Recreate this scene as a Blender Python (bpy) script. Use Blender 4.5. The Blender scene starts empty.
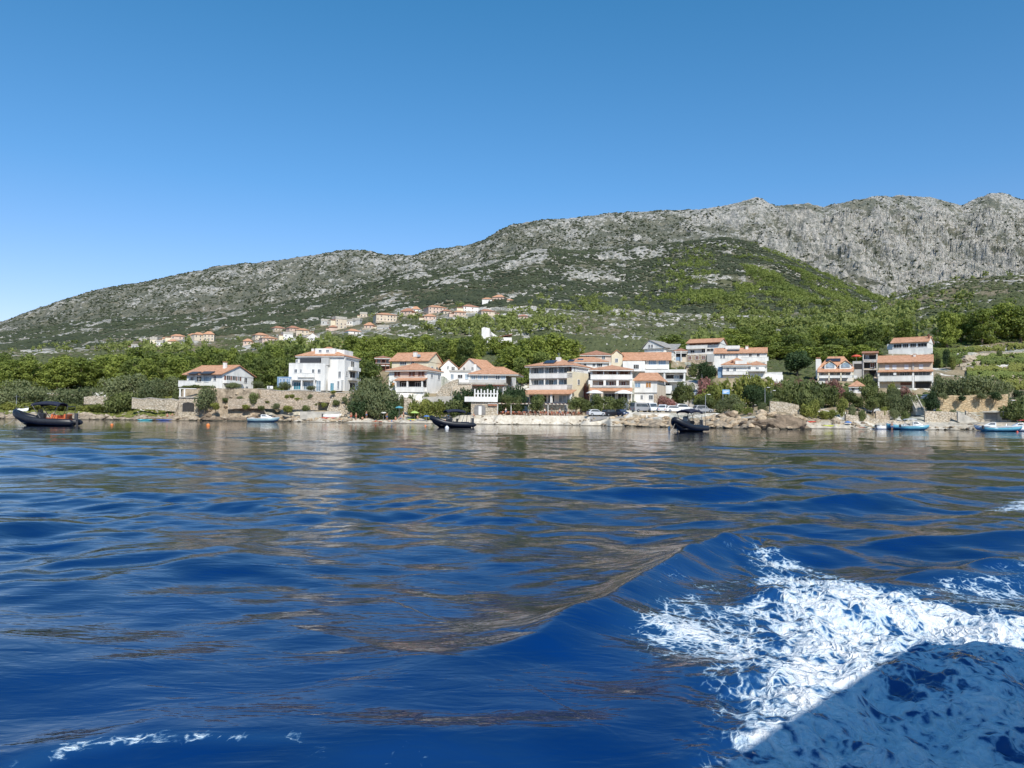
import bpy, math, random
import numpy as np
from mathutils import Matrix, Vector
rnd = random.Random(7)
RG = np.random.default_rng(11)
sc = bpy.context.scene
COL = sc.collection
R = math.radians
# ------------------------------------------------------------------ camera
F = 773.0
CAMZ = 1.8
cam_d = bpy.data.cameras.new("camera"); cam = bpy.data.objects.new("camera", cam_d); COL.objects.link(cam)
cam_d.sensor_width = 36; cam_d.lens = F/1024*36; cam_d.clip_start = 0.05; cam_d.clip_end = 20000
ROT = Matrix.Rotation(R(90+2.41), 3, 'X') @ Matrix.Rotation(R(0.615), 3, 'Z')
cam.matrix_world = Matrix.Translation((0, 0, CAMZ)) @ ROT.to_4x4()
sc.camera = cam
RN = np.array(ROT)
def P(px, py, D):
    d = ROT @ Vector(((px-512)/F, (384-py)/F, -1)); k = D/d.y
    return Vector((d.x*k, D, CAMZ+d.z*k))
def G(px, py):                                   # where the sight line meets the water
    d = ROT @ Vector(((px-512)/F, (384-py)/F, -1)); k = -CAMZ/d.z
    return Vector((d.x*k, d.y*k, 0))
def ztab(t, py, D):                              # same as P().z for arrays
    dx = (t-512)/F; dy = (384-py)/F
    X = RN[0,0]*dx+RN[0,1]*dy-RN[0,2]; Y = RN[1,0]*dx+RN[1,1]*dy-RN[1,2]; Z = RN[2,0]*dx+RN[2,1]*dy-RN[2,2]
    return CAMZ + Z*D/Y
def toPix(x, y, z):
    v = RN.T @ np.array([x, y, z-CAMZ]); return 512+F*v[0]/-v[2], 384-F*v[1]/-v[2]
# ------------------------------------------------------------------ numpy noise
def _h(ix, iy, s):
    n = (ix.astype(np.int64)*374761393 + iy.astype(np.int64)*668265263 + s*974634777) & 0x7fffffff
    n = ((n ^ (n >> 13))*1274126177) & 0x7fffffff
    n = (n ^ (n >> 16)) & 0xffff
    return n/65535.0
def vn(x, y, s=0):
    ix = np.floor(x); iy = np.floor(y); fx = x-ix; fy = y-iy
    fx = fx*fx*fx*(fx*(fx*6-15)+10); fy = fy*fy*fy*(fy*(fy*6-15)+10)
    a = _h(ix, iy, s); b = _h(ix+1, iy, s); c = _h(ix, iy+1, s); d = _h(ix+1, iy+1, s)
    return (a+(b-a)*fx)*(1-fy)+(c+(d-c)*fx)*fy
def fbm(x, y, o=4, s=0, g=.5):
    r = 0; a = 1; t = 0
    for i in range(o):
        r = r+a*vn(x*2**i+i*17.3, y*2**i-i*9.1, s+i); t += a; a *= g
    return r/t
def ridged(x, y, o=4, s=0, g=.55):
    r = 0; a = 1; t = 0
    for i in range(o):
        n = 1-np.abs(2*vn(x*2**i+i*7.7, y*2**i+i*3.1, s+i)-1); r = r+a*n*n; t += a; a *= g
    return r/t
def sstep(a, b, x):
    u = np.clip((x-a)/(b-a), 0, 1); return u*u*(3-2*u)
# ------------------------------------------------------------------ materials
MATS = {}
def nt(name):
    m = bpy.data.materials.new(name); m.use_nodes = True; t = m.node_tree
    b = t.nodes['Principled BSDF']; MATS[name] = m
    return m, t, b
def N(t, typ, **k):
    n = t.nodes.new(typ)
    for a, v in k.items():
        if a[0] == '_': n.inputs[a[1:].replace('_', ' ')].default_value = v
        else: setattr(n, a, v)
    return n
def L(t, a, b): t.links.new(a, b)
def ramp(t, src, stops):
    r = N(t, 'ShaderNodeValToRGB'); e = r.color_ramp.elements
    while len(e) < len(stops): e.new(.5)
    for i, (p, c) in enumerate(stops):
        e[i].position = p; e[i].color = (*c, 1) if len(c) == 3 else c
    L(t, src, r.inputs[0]); return r.outputs[0]
def mixc(t, fac, a, b, mode='MIX'):
    m = N(t, 'ShaderNodeMix', data_type='RGBA', blend_type=mode)
    for s, v in ((0, fac), (6, a), (7, b)):
        if hasattr(v, 'links'): L(t, v, m.inputs[s])
        else: m.inputs[s].default_value = (*v, 1) if isinstance(v, tuple) and len(v) == 3 else v
    return m.outputs[2]
def math_(t, op, a, b=None, c=None, clamp=False):
    m = N(t, 'ShaderNodeMath', operation=op, use_clamp=clamp)
    for i, v in enumerate((a, b, c)):
        if v is None: continue
        if hasattr(v, 'links'): L(t, v, m.inputs[i])
        else: m.inputs[i].default_value = v
    return m.outputs[0]
def noise(t, vec, scale, detail=4, rough=.55, dist=0):
    n = N(t, 'ShaderNodeTexNoise', _Scale=scale, _Detail=detail, _Roughness=rough, _Distortion=dist)
    if vec is not None: L(t, vec, n.inputs['Vector'])
    return n.outputs['Fac']
def geo_pos(t): return N(t, 'ShaderNodeNewGeometry').outputs['Position']
def mat(name, col, rough=.7, var=.15, scale=1.5, metal=0, bump=0, bscale=8, streak=False, spec=None):
    if name in MATS: return MATS[name]
    m, t, b = nt(name); p = geo_pos(t)
    if streak:
        mp = N(t, 'ShaderNodeMapping'); mp.inputs['Scale'].default_value = (1, 1, .25); L(t, p, mp.inputs[0]); p2 = mp.outputs[0]
    else: p2 = p
    f = noise(t, p2, scale, 5, .65)
    lo = tuple(max(0, c*(1-var*1.4)) for c in col); hi = tuple(min(1, c*(1+var)) for c in col)
    L(t, ramp(t, f, [(.3, lo), (.62, hi)]), b.inputs['Base Color'])
    b.inputs['Roughness'].default_value = rough; b.inputs['Metallic'].default_value = metal
    if spec is not None: b.inputs['Specular IOR Level'].default_value = spec
    if bump:
        bn = N(t, 'ShaderNodeBump', _Strength=bump, _Distance=.1); L(t, noise(t, p, bscale, 5, .6), bn.inputs['Height']); L(t, bn.outputs[0], b.inputs['Normal'])
    return m
WHITE = mat('white_plaster', (.72, .70, .66), .85, .12, .7, streak=True)
CREAM = mat('cream_plaster', (.68, .60, .44), .85, .08, .5, streak=True)
BEIGE = mat('beige_plaster', (.58, .49, .38), .85, .1, .5, streak=True)
GREY = mat('grey_render', (.45, .44, .42), .85, .12, .6, streak=True)
CONC = mat('concrete', (.42, .39, .34), .9, .2, .8, bump=.2)
PINK = mat('pinkish_plaster', (.55, .42, .34), .85, .12, .5)
BROWN = mat('brown_wood', (.16, .06, .035), .6, .25, 3)
OCHRE = mat('ochre_shutter', (.42, .2, .06), .6, .2, 3)
DARK = mat('dark_interior', (.03, .028, .027), .8, .3, 2)  # near-black flat colour standing in for the unlit depth of openings
FRAME = mat('white_frame', (.7, .7, .7), .5, .05, 3)
GLASS = mat('window_glass', (.06, .075, .09), .12, .5, .6)
GLASSB = mat('pale_window_glass', (.25, .32, .38), .15, .4, .6)
TEAL = mat('teal_glass', (.05, .22, .3), .15, .3, .6)
BLUEW = mat('blue_grey_cladding', (.2, .3, .42), .4, .15, 1)
IRON = mat('dark_metal', (.05, .05, .055), .45, .2, 4)
STEEL = mat('steel_tube', (.5, .5, .5), .3, .1, 4, metal=.8)
BLACKR = mat('black_rubber', (.012, .013, .018), .42, .3, 5)
NAVYF = mat('navy_canvas', (.012, .016, .035), .85, .3, 3)
ORANGE = mat('orange_cushion', (.55, .13, .04), .7, .15, 4)
WGEL = mat('white_gelcoat', (.78, .78, .77), .25, .05, 1)
BGEL = mat('light_blue_hull', (.12, .35, .45), .3, .15, 1)
AWN = mat('white_canvas', (.75, .74, .7), .8, .06, 2)
TRUNK = mat('pine_bark', (.16, .12, .09), .9, .3, 4)
SOLAR = mat('solar_panel', (.03, .035, .05), .2, .3, 2)
SKIN = mat('skin', (.45, .25, .16), .6, .1, 6)
def roof_mat(name, c):
    m, t, b = nt(name); p = geo_pos(t)
    f = noise(t, p, 1.3, 6, .75); f2 = noise(t, p, 9, 3, .7)
    c1 = ramp(t, f, [(.28, tuple(x*.55 for x in c)), (.5, c), (.72, (min(1, c[0]*1.25), c[1]*1.45, c[2]*1.7))])
    L(t, mixc(t, .5, c1, ramp(t, f2, [(.3, (.45, .45, .45)), (.7, (1.25, 1.25, 1.25))]), 'MULTIPLY'), b.inputs['Base Color'])
    b.inputs['Roughness'].default_value = .85
    tc = N(t, 'ShaderNodeTexCoord'); w = N(t, 'ShaderNodeTexWave', _Scale=4.0, _Distortion=.3); L(t, tc.outputs['Object'], w.inputs['Vector'])
    bn = N(t, 'ShaderNodeBump', _Strength=.35, _Distance=.08); L(t, w.outputs['Fac'], bn.inputs['Height']); L(t, bn.outputs[0], b.inputs['Normal'])
    return m
TILE = roof_mat('terracotta_tile', (.58, .30, .17))
TILEO = roof_mat('old_terracotta_tile', (.42, .2, .12))
TILEG = roof_mat('grey_tile', (.36, .33, .29))
def stone_mat(name, a, b_, mort, sc_=1.6):
    m, t, b = nt(name); p = geo_pos(t)
    mp = N(t, 'ShaderNodeMapping'); mp.inputs['Scale'].default_value = (1, 1, 1.9); L(t, p, mp.inputs[0])
    v = N(t, 'ShaderNodeTexVoronoi', _Scale=sc_); L(t, mp.outputs[0], v.inputs['Vector'])
    ve = N(t, 'ShaderNodeTexVoronoi', feature='DISTANCE_TO_EDGE', _Scale=sc_); L(t, mp.outputs[0], ve.inputs['Vector'])
    sx = N(t, 'ShaderNodeSeparateColor'); L(t, v.outputs['Color'], sx.inputs[0])
    c = mixc(t, sx.outputs[0], a, b_)
    c = mixc(t, .45, c, ramp(t, noise(t, p, .35, 5, .7), [(.3, (.5, .48, .42)), (.7, (1.3, 1.25, 1.2))]), 'MULTIPLY')
    e = ramp(t, ve.outputs['Distance'], [(0, (0, 0, 0)), (.1, (1, 1, 1))])
    L(t, mixc(t, e, mort, c), b.inputs['Base Color']); b.inputs['Roughness'].default_value = .9
    bn = N(t, 'ShaderNodeBump', _Strength=.6, _Distance=.15); L(t, e, bn.inputs['Height']); L(t, bn.outputs[0], b.inputs['Normal'])
    return m
STONE = stone_mat('dry_stone', (.48, .38, .28), (.58, .49, .39), (.24, .19, .14))
STONEP = stone_mat('pale_stone', (.5, .42, .32), (.58, .52, .43), (.2, .16, .11))
def rock_mat(name, lo, hi):
    m, t, b = nt(name); p = geo_pos(t)
    sp = N(t, 'ShaderNodeSeparateXYZ'); L(t, p, sp.inputs[0])
    c = ramp(t, noise(t, p, .9, 8, .7, .6), [(.32, lo), (.6, hi)])
    wet = math_(t, 'GREATER_THAN', math_(t, 'ADD', sp.outputs[2], math_(t, 'MULTIPLY', noise(t, p, 1.5, 3), .4)), .52)
    L(t, mixc(t, wet, (.07, .06, .04), c), b.inputs['Base Color']); b.inputs['Roughness'].default_value = .88
    bn = N(t, 'ShaderNodeBump', _Strength=.8, _Distance=.3); L(t, noise(t, p, 2.2, 8, .7), bn.inputs['Height']); L(t, bn.outputs[0], b.inputs['Normal'])
    return m
ROCK = rock_mat('shore_rock', (.2, .15, .1), (.5, .41, .3))
ROCKD = rock_mat('weathered_rock', (.09, .065, .042), (.27, .20, .135))
def leaf_mat(name, lo, hi, sc_=.5):
    m, t, b = nt(name); p = geo_pos(t); oi = N(t, 'ShaderNodeObjectInfo')
    f = noise(t, p, sc_, 4, .7)
    f = math_(t, 'ADD', math_(t, 'MULTIPLY', f, .8), math_(t, 'MULTIPLY', oi.outputs['Random'], .22))
    L(t, ramp(t, f, [(.3, lo), (.61, hi)]), b.inputs['Base Color']); b.inputs['Roughness'].default_value = .7
    b.inputs['Specular IOR Level'].default_value = .25
    tr = N(t, 'ShaderNodeBsdfTranslucent'); tr.inputs[0].default_value = (hi[0]*1.3, hi[1]*1.4, hi[2]*.6, 1)
    ms = N(t, 'ShaderNodeMixShader', _Fac=.25); L(t, b.outputs[0], ms.inputs[1]); L(t, tr.outputs[0], ms.inputs[2])
    L(t, ms.outputs[0], t.nodes['Material Output'].inputs['Surface']); return m
LPINE = leaf_mat('pine_needles', (.045, .072, .018), (.25, .29, .06))
LPINED = leaf_mat('dark_pine_needles', (.035, .056, .018), (.18, .22, .055))
LOLIVE = leaf_mat('olive_leaves', (.06, .08, .036), (.19, .21, .10))
LGREEN = leaf_mat('broad_leaves', (.05, .07, .026), (.165, .19, .065))
LDARK = leaf_mat('dark_leaves', (.016, .034, .014), (.055, .09, .034))
LYEL = leaf_mat('yellow_green_leaves', (.09, .115, .028), (.25, .26, .065))
LVINE = leaf_mat('vine_leaves', (.08, .11, .028), (.21, .25, .065))
LPINK = leaf_mat('pink_oleander', (.1, .09, .05), (.36, .17, .16), 1.2)
LSCRUB = leaf_mat('scrub_leaves', (.040, .055, .026), (.125, .14, .062), .02)
LFAR = leaf_mat('far_pine_leaves', (.06, .088, .03), (.22, .25, .075), .05)
# ------------------------------------------------------------------ mesh helpers
def link(o, parent=None):
    COL.objects.link(o)
    if parent is not None: o.parent = parent
    return o
def mesh_np(name, V, Fc, m, parent=None, smooth=False, attrs=None):
    V = np.asarray(V, np.float32); Fc = np.asarray(Fc, np.int32); k = Fc.shape[1]
    me = bpy.data.meshes.new(name)
    me.vertices.add(len(V)); me.vertices.foreach_set('co', V.ravel())
    me.loops.add(Fc.size); me.loops.foreach_set('vertex_index', Fc.ravel())
    me.polygons.add(len(Fc)); me.polygons.foreach_set('loop_start', np.arange(0, Fc.size, k, dtype=np.int32))
    me.polygons.foreach_set('use_smooth', np.full(len(Fc), smooth))
    for an, av in (attrs or {}).items():
        a = me.attributes.new(an, 'FLOAT', 'POINT'); a.data.foreach_set('value', np.asarray(av, np.float32).ravel())
    me.update(calc_edges=True); me.materials.append(m)
    return link(bpy.data.objects.new(name, me), parent)
class MB:
    def __init__(s): s.v = []; s.f = []
    def add(s, vs, fs):
        n = len(s.v); s.v += [tuple(v) for v in vs]; s.f += [tuple(i+n for i in f) for f in fs]; return s
    def box(s, x0, x1, y0, y1, z0, z1):
        if x0 > x1: x0, x1 = x1, x0
        if y0 > y1: y0, y1 = y1, y0
        if z0 > z1: z0, z1 = z1, z0
        return s.add([(x0,y0,z0),(x1,y0,z0),(x1,y1,z0),(x0,y1,z0),(x0,y0,z1),(x1,y0,z1),(x1,y1,z1),(x0,y1,z1)],
                     [(0,3,2,1),(4,5,6,7),(0,1,5,4),(1,2,6,5),(2,3,7,6),(3,0,4,7)])
    def tube(s, pts, rad, n=8, cap=True):
        pts = [Vector(p) for p in pts]; rad = rad if hasattr(rad, '__len__') else [rad]*len(pts); b = len(s.v)
        for i, p in enumerate(pts):
            d = (pts[min(i+1, len(pts)-1)]-pts[max(i-1, 0)]).normalized()
            u = d.cross(Vector((0,0,1))) if abs(d.z) < .95 else d.cross(Vector((1,0,0)))
            u.normalize(); w = u.cross(d)
            for k in range(n):
                a = 2*math.pi*k/n; s.v.append(tuple(p+(u*math.cos(a)+w*math.sin(a))*rad[i]))
        for i in range(len(pts)-1):
            for k in range(n):
                s.f.append((b+i*n+k, b+i*n+(k+1)%n, b+(i+1)*n+(k+1)%n, b+(i+1)*n+k))
        if cap:
            s.f.append(tuple(b+k for k in range(n))[::-1]); s.f.append(tuple(b+(len(pts)-1)*n+k for k in range(n)))
        return s
    def prism(s, prof, y0, y1):                  # prof: (x,z) list, extruded in y
        n = len(prof); vs = [(x, y0, z) for x, z in prof]+[(x, y1, z) for x, z in prof]
        return s.add(vs, [tuple(range(n)), tuple(range(2*n-1, n-1, -1))]+[(i, i+n, (i+1)%n+n, (i+1)%n) for i in range(n)])
    def loft(s, rings, cap=True):
        b = len(s.v); n = len(rings[0])
        for r in rings: s.v += [tuple(p) for p in r]
        for i in range(len(rings)-1):
            for k in range(n):
                s.f.append((b+i*n+k, b+i*n+(k+1)%n, b+(i+1)*n+(k+1)%n, b+(i+1)*n+k))
        if cap: s.f.append(tuple(b+k for k in range(n))[::-1]); s.f.append(tuple(b+(len(rings)-1)*n+k for k in range(n)))
        return s
    def build(s, name, m, parent=None, smooth=False, bevel=0):
        me = bpy.data.meshes.new(name); me.from_pydata(s.v, [], s.f); me.update(); me.materials.append(m)
        if smooth: me.polygons.foreach_set('use_smooth', [True]*len(me.polygons))
        o = link(bpy.data.objects.new(name, me), parent)
        if bevel:
            q = o.modifiers.new('b', 'BEVEL'); q.width = bevel; q.segments = 2
        return o
def tag(o, label=None, cat=None, group=None, kind=None):
    for k, v in (('label', label), ('category', cat), ('group', group), ('kind', kind)):
        if v: o[k] = v
    return o
def empty(name, loc, rz=0, label=None, cat=None, group=None):
    o = bpy.data.objects.new(name, None); o.location = loc; o.rotation_euler = (0, 0, rz); o.empty_display_size = .2
    link(o); return tag(o, label, cat, group)
def copy_tree(o, parent=None, kids=None):
    if kids is None:
        kids = {}
        for x in bpy.data.objects:
            if x.parent: kids.setdefault(x.parent.name, []).append(x)
    c = o.copy(); COL.objects.link(c); c.parent = parent
    for ch in kids.get(o.name, []): copy_tree(ch, c, kids)
    return c
ORD = ['first','second','third','fourth','fifth','sixth','seventh','eighth','ninth','tenth','eleventh','twelfth','thirteenth','fourteenth','fifteenth','sixteenth','seventeenth','eighteenth','nineteenth','twentieth']
ORD += ['twenty-'+w for w in ORD[:9]]+['thirtieth']+['thirty-'+w for w in ORD[:9]]+['fortieth']+['forty-'+w for w in ORD[:9]]
# ------------------------------------------------------------------ house sites (corner px, base py, distance, turn, px extent, depth)
HS = {
 'villa': (222, 388, 186, 38, 184, 257, 10), 'white3': (343, 391, 192, 22, 292, 360, 10),
 'redbrown': (390, 371, 228, 0, 374, 391, 8), 'yellow': (428, 376, 216, 24, 389, 443, 9), 'front5': (427, 393, 194, 25, 387, 442, 9),
 'gable6': (458, 380, 222, 0, 440, 459, 8), 'gable7': (480, 374, 226, 35, 458, 497, 9), 'orange8': (506, 392, 200, 8, 447, 519, 10),
 'boathouse': (497, 415, 176, 0, 464, 498, 6), 'hotel': (572, 413, 186, 24, 523, 590, 11), 'wing11': (608, 384, 212, 0, 575, 610, 9),
 'brown12': (613, 362, 252, 0, 578, 614, 9), 'gable13': (669, 378, 216, 0, 608, 672, 11), 'front14': (632, 411, 182, 0, 588, 634, 10),
 'side15': (657, 409, 184, 12, 634, 667, 9), 'terr16': (685, 394, 206, 0, 640, 688, 8), 'chalet': (664, 356, 262, 30, 643, 674, 9),
 'small18': (687, 362, 246, 0, 673, 689, 7), 'white19': (720, 366, 252, 14, 685, 726, 9), 'long20': (767, 372, 228, 0, 712, 768, 9),
 'hip21': (764, 378, 208, 0, 716, 766, 10), 'arch22': (853, 381, 218, 0, 814, 856, 10), 'dark23': (878, 379, 226, 0, 860, 880, 8),
 'big24': (933, 388, 208, 0, 874, 935, 10), 'white25': (928, 354, 272, 10, 889, 934, 9), 'small26': (864, 393, 196, 0, 848, 866, 6),
 'church': (489, 345, 420, 0, 478, 516, 16),
 'bunker': (1015, 422, 162, 0, 982, 1018, 5),
}
TS = np.array([-450, -300, -150, 0, 100, 190, 300, 350, 450, 550, 650, 700, 780, 870, 930, 1024, 1200, 1400, 1600.])
LINES = [  # (distance, py along TS)
 (196, [410,410,410, 409,408,402,402,406,408,409,410,408,405,403,402,402,402,402,402]),
 (222, [396,396,396, 396,394,388,386,387,386,388,385,386,382,382,383,382,380,380,380]),
 (262, [388,388,388, 386,385,381,378,375,372,368,362,362,365,365,362,356,352,350,350]),
 (350, [378,377,376, 375,374,370,365,360,357,352,350,348,352,347,338,328,322,322,322]),
 (500, [370,369,368, 365,362,357,348,343,336,336,339,340,342,328,316,298,290,290,290]),
 (700, [362,360,358, 354,350,342,331,321,311,310,318,318,318,306,287,276,268,265,265]),
 (780, [360,358,356, 352,348,340,329,318,308,309,316,316,316,309,291,280,272,270,270]),
 (1050,[352,350,348, 343,336,328,316,306,288,288,292,284,282,309,302,296,290,290,290]),
]
SPUR = np.array([(-450,350),(-300,346),(0,334),(100,320),(200,312),(260,306),(300,300),(350,290),(400,273),(450,268),(490,260),(536,249),(600,250),(650,244),(700,238),(725,236),(750,240),(777,252),(811,268),(845,283),(879,297),(930,306),(1024,302),(1200,300),(1600,300.)])
SKY = np.array([(-450,372),(-300,360),(-150,342),(0,320),(39,305),(78,293),(98,287),(129,282),(156,276),(195,269),(211,264),(238,262),(250,263),(273,259),(312,253),(340,248),(352,247),(370,249),(384,252),(411,254),(432,248),(463,244),(480,238),(497,228),(511,222),(541,219),(572,217),(606,213),(658,209),(700,208),(725,204),(746,198),(759,196.5),(777,202),(811,201),(824,204),(840,200),(858,196),(886,193),(913,193),(947,197),(965,202),(975,196.5),(995,190),(1010,193),(1024,197),(1080,205),(1200,215),(1400,240),(1600,280.)])
SHORE = np.array([(-450,200),(-300,188),(0,176),(90,178),(190,180),(240,179),(300,178),(350,172),(450,172),(550,169),(600,165),(612,155),(640,152),(700,146),(745,139),(770,134),(800,136),(812,152),(870,158),(930,156),(1024,152),(1200,148),(1600,148.)])
T_ = np.concatenate([np.linspace(-450, -14, 60), np.arange(-12, 1040, 1.0), np.linspace(1044, 1600, 70)])
D_ = np.concatenate([np.arange(128, 200, .5), 200*np.exp(np.arange(0, math.log(700/200), .0030)), 700*np.exp(np.arange(0.003, math.log(3400/700), .0042)), [3600, 4000, 4600]])
TT, DD = np.meshgrid(T_, D_)
XX = DD*(TT-512)/F
sh = np.interp(TT, SHORE[:,0], SHORE[:,1]) + (fbm(TT/9, TT*0, 3, 5)-.5)*7
kd = [0]; kz = []
rows = []
pebble = np.clip((1-np.abs(TT-470)/145)*6, 0, 1)     # the pale pebble beach
def zline(D, py): return ztab(TS, np.array(py, float), D)
# control heights: shore-relative first, then fixed distances
ctrlD = []; ctrlZ = []
one = np.ones_like(T_)
sh1 = np.interp(T_, SHORE[:,0], SHORE[:,1]) + (fbm(T_/9, T_*0, 3, 5)-.5)*7
peb1 = np.interp(T_, [-450,285,310,600,625,640,790,812,940,960,1600],[0,0,1,1,.6,0,0,.8,.8,.3,0])
for dd, za, zb in ((-30,-5,-4),(-2,-.5,-.25),(0,0,0),(2.5,.75,.35),(6,1.2,1.0),(11,1.9,1.5)):
    ctrlD.append(sh1+dd); ctrlZ.append(za*(1-peb1)+zb*peb1)
for D, py in LINES:
    ctrlD.append(one*D); ctrlZ.append(np.interp(T_, TS, zline(D, py)))
zs = ztab(T_, np.interp(T_, SPUR[:,0], SPUR[:,1]), 1500.); ctrlD.append(one*1500); ctrlZ.append(zs)
zk = ztab(T_, np.interp(T_, SKY[:,0], SKY[:,1]), 3000.)
ctrlD.append(one*1680); ctrlZ.append(zs*.985)
right = sstep(620, 860, T_)
far = np.minimum(zs*1.02, zk); 
ctrlD.append(one*2000); ctrlZ.append(zs+(zk-zs)*(.10-.02*right))
ctrlD.append(one*2500); ctrlZ.append(zs+(zk-zs)*(.50-.04*right))
ctrlD.append(one*3000); ctrlZ.append(zk)
ctrlD.append(one*3300); ctrlZ.append(zk*.97)
ctrlD.append(one*4600); ctrlZ.append(zk*.5)
CD = np.array(ctrlD); CZ = np.array(ctrlZ)
Z = np.empty_like(DD)
for j in range(len(T_)): Z[:, j] = np.interp(D_, CD[:, j], CZ[:, j])
# soften the kinks far out
def smooth_rows(A, n, lo):
    B = A.copy()
    for _ in range(n): B[1:-1] = (B[:-2]+2*B[1:-1]+B[2:])/4
    w = sstep(lo, lo*1.2, DD); return A*(1-w)+B*w
Z = smooth_rows(Z, 14, 230)
# relief
farw = sstep(230, 700, DD); vf = sstep(1600, 2300, DD)
rk = ztab(TT, 400., DD)*0
n1 = ridged(XX/230+DD/900, DD/330, 5, 3)-.5
n2 = fbm(XX/60, DD/75, 5, 9)-.5
n3 = fbm(XX/14, DD/18, 4, 21)-.5
ribs = ridged((XX+DD*.25)/85, DD/420, 5, 33)-.45
wall = sstep(700, 830, TT)*vf
crest = 1-.75*sstep(2750, 2980, DD)*(1-sstep(3050, 3200, DD))
sp = 1-.6*sstep(1350,1480,DD)*(1-sstep(1520,1650,DD))
amp = farw*DD/1000*crest*sp*1.15
n4 = ridged(XX/26, DD/45, 4, 44)-.45
Z += amp*(n1*16*(.5+vf*.5)+n2*13+n3*3.2*(.5+.8*vf)+wall*(1-.6*sstep(2700, 2950, DD))*(ribs*36+n4*7)+vf*n4*3)
Z += sstep(8, 25, DD-sh)*(1-farw)*(fbm(XX/9, DD/9, 4, 40)-.5)*1.8
beachn = sstep(1, 5, DD-sh)*(1-sstep(9, 14, DD-sh))
shz = np.clip(1-np.abs(DD-sh-4)/7, 0, 1)*(1-np.interp(TT, T_, peb1))
Z += beachn*(fbm(XX/4, DD/2.5, 4, 55)-.5)*.5
Z += shz*(ridged(XX/3.5, DD/2.5, 4, 50)-.45)*1.5
PADS = []
for k, (B, base, D, th, x0, x1, dep) in HS.items():
    c0 = P((x0+x1)/2, base, D); PADS.append((x0, x1, D, dep, c0.z))
PADS.sort(key=lambda p: p[2])
near = D_ < 480; nn = int(near.sum())
for x0, x1, D, dep, zp in PADS:
    mar_ = 2.4 if D < 193 and x0 < 370 else 4.5
    dx = np.maximum(np.maximum(x0-TT[:nn], TT[:nn]-x1), 0)*D/F; dy = np.maximum(np.maximum(D-.6-DD[:nn], DD[:nn]-D-dep), 0)
    w = 1-sstep(0, 1, np.sqrt(dx*dx+dy*dy)/mar_); Z[:nn] = Z[:nn]*(1-w)+(zp-.06)*w
# car park / promenade shelf
def pad(x0, x1, d0, d1, z, mar=3):
    dx = np.maximum(np.maximum(x0-TT[:nn], TT[:nn]-x1), 0)*d0/F; dy = np.maximum(np.maximum(d0-DD[:nn], DD[:nn]-d1), 0)
    w = 1-sstep(0, 1, np.sqrt(dx*dx+dy*dy)/mar); Z[:nn] = Z[:nn]*(1-w)+z*w
pad(590, 632, 168, 178, 2.0, 2.5); pad(634, 716, 166, 176, 3.0, 3); pad(500, 588, 172, 181, 2.1, 2)
def HZ(x, y):                                       # ground height at a place
    t = 512+F*x/y; j = int(np.searchsorted(T_, t))-1; i = int(np.searchsorted(D_, y))-1
    j = min(max(j, 0), len(T_)-2); i = min(max(i, 0), len(D_)-2)
    a = (t-T_[j])/(T_[j+1]-T_[j]); b = (y-D_[i])/(D_[i+1]-D_[i])
    return float((Z[i,j]*(1-a)+Z[i,j+1]*a)*(1-b)+(Z[i+1,j]*(1-a)+Z[i+1,j+1]*a)*b)
def HZA(t, y):
    j = np.clip(np.searchsorted(T_, t)-1, 0, len(T_)-2); i = np.clip(np.searchsorted(D_, y)-1, 0, len(D_)-2)
    a = (t-T_[j])/(T_[j+1]-T_[j]); b = (y-D_[i])/(D_[i+1]-D_[i])
    return (Z[i,j]*(1-a)+Z[i,j+1]*a)*(1-b)+(Z[i+1,j]*(1-a)+Z[i+1,j+1]*a)*b
def on(px, D):                                      # a spot on the ground
    x = D*(px-512)/F; return Vector((x, D, HZ(x, D)))
# surface attributes
PY = 416.5-F*(Z-CAMZ)/DD+(TT-512)*.0107
skyl = np.interp(TT, SKY[:,0], SKY[:,1]); spurl = np.interp(TT, SPUR[:,0], SPUR[:,1])
big = fbm(XX/300, DD/420, 4, 60)
rockb = .44+.35*(big-.5)+farw*(.42*n1+.9*n2*.6+.5*n4*.5)+wall*.75*ribs-wall*.04
rockb += vf*(-.09*(1-sstep(640,760,TT))+.02+.16*np.exp(-(PY-skyl)/16)+.13*sstep(640, 800, TT)-.16*(1-sstep(100, 300, TT)))
rockb -= .20*vf*np.exp(-((TT-600)/70)**2)*(PY > skyl+2)*.6
rockb += (1-vf)*(.10*np.exp(-((TT-560)/150)**2)*np.exp(-((PY-275)/28)**2)+.08*np.exp(-((TT-340)/80)**2)*np.exp(-((PY-310)/18)**2))
grn = (1-vf)*sstep(620, 720, TT)*sstep(228, 262, PY)*(1-sstep(905, 960, TT))*(DD > 760)
grn = grn*np.clip(.35+2.4*(fbm(XX/90, DD/260, 4, 71)-.46), 0, .85)
rockb += .16*np.exp(-((PY-spurl)/9)**2)*sstep(1150,1350,DD)*(1-sstep(1600,1700,DD))
rockb -= .22*grn
nr = (1-sstep(260, 420, DD))
rockb = rockb*(1-nr)+nr*(.44+.7*(fbm(XX/9, DD/14, 4, 64)-.5))
rockb += .13*(1-nr)*(1-sstep(900, 1400, DD))*sstep(400, 470, TT)*(1-sstep(700, 760, TT))+.22*np.exp(-((TT-905)/22)**2)*np.exp(-((PY-325)/7)**2)*(DD < 700)
beach = np.clip(1-(DD-sh-9)/6, 0, 1)*np.interp(TT, T_, peb1)
shorer = np.clip(1-(DD-sh-7)/4, 0, 1)*(1-np.interp(TT, T_, peb1))
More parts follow.
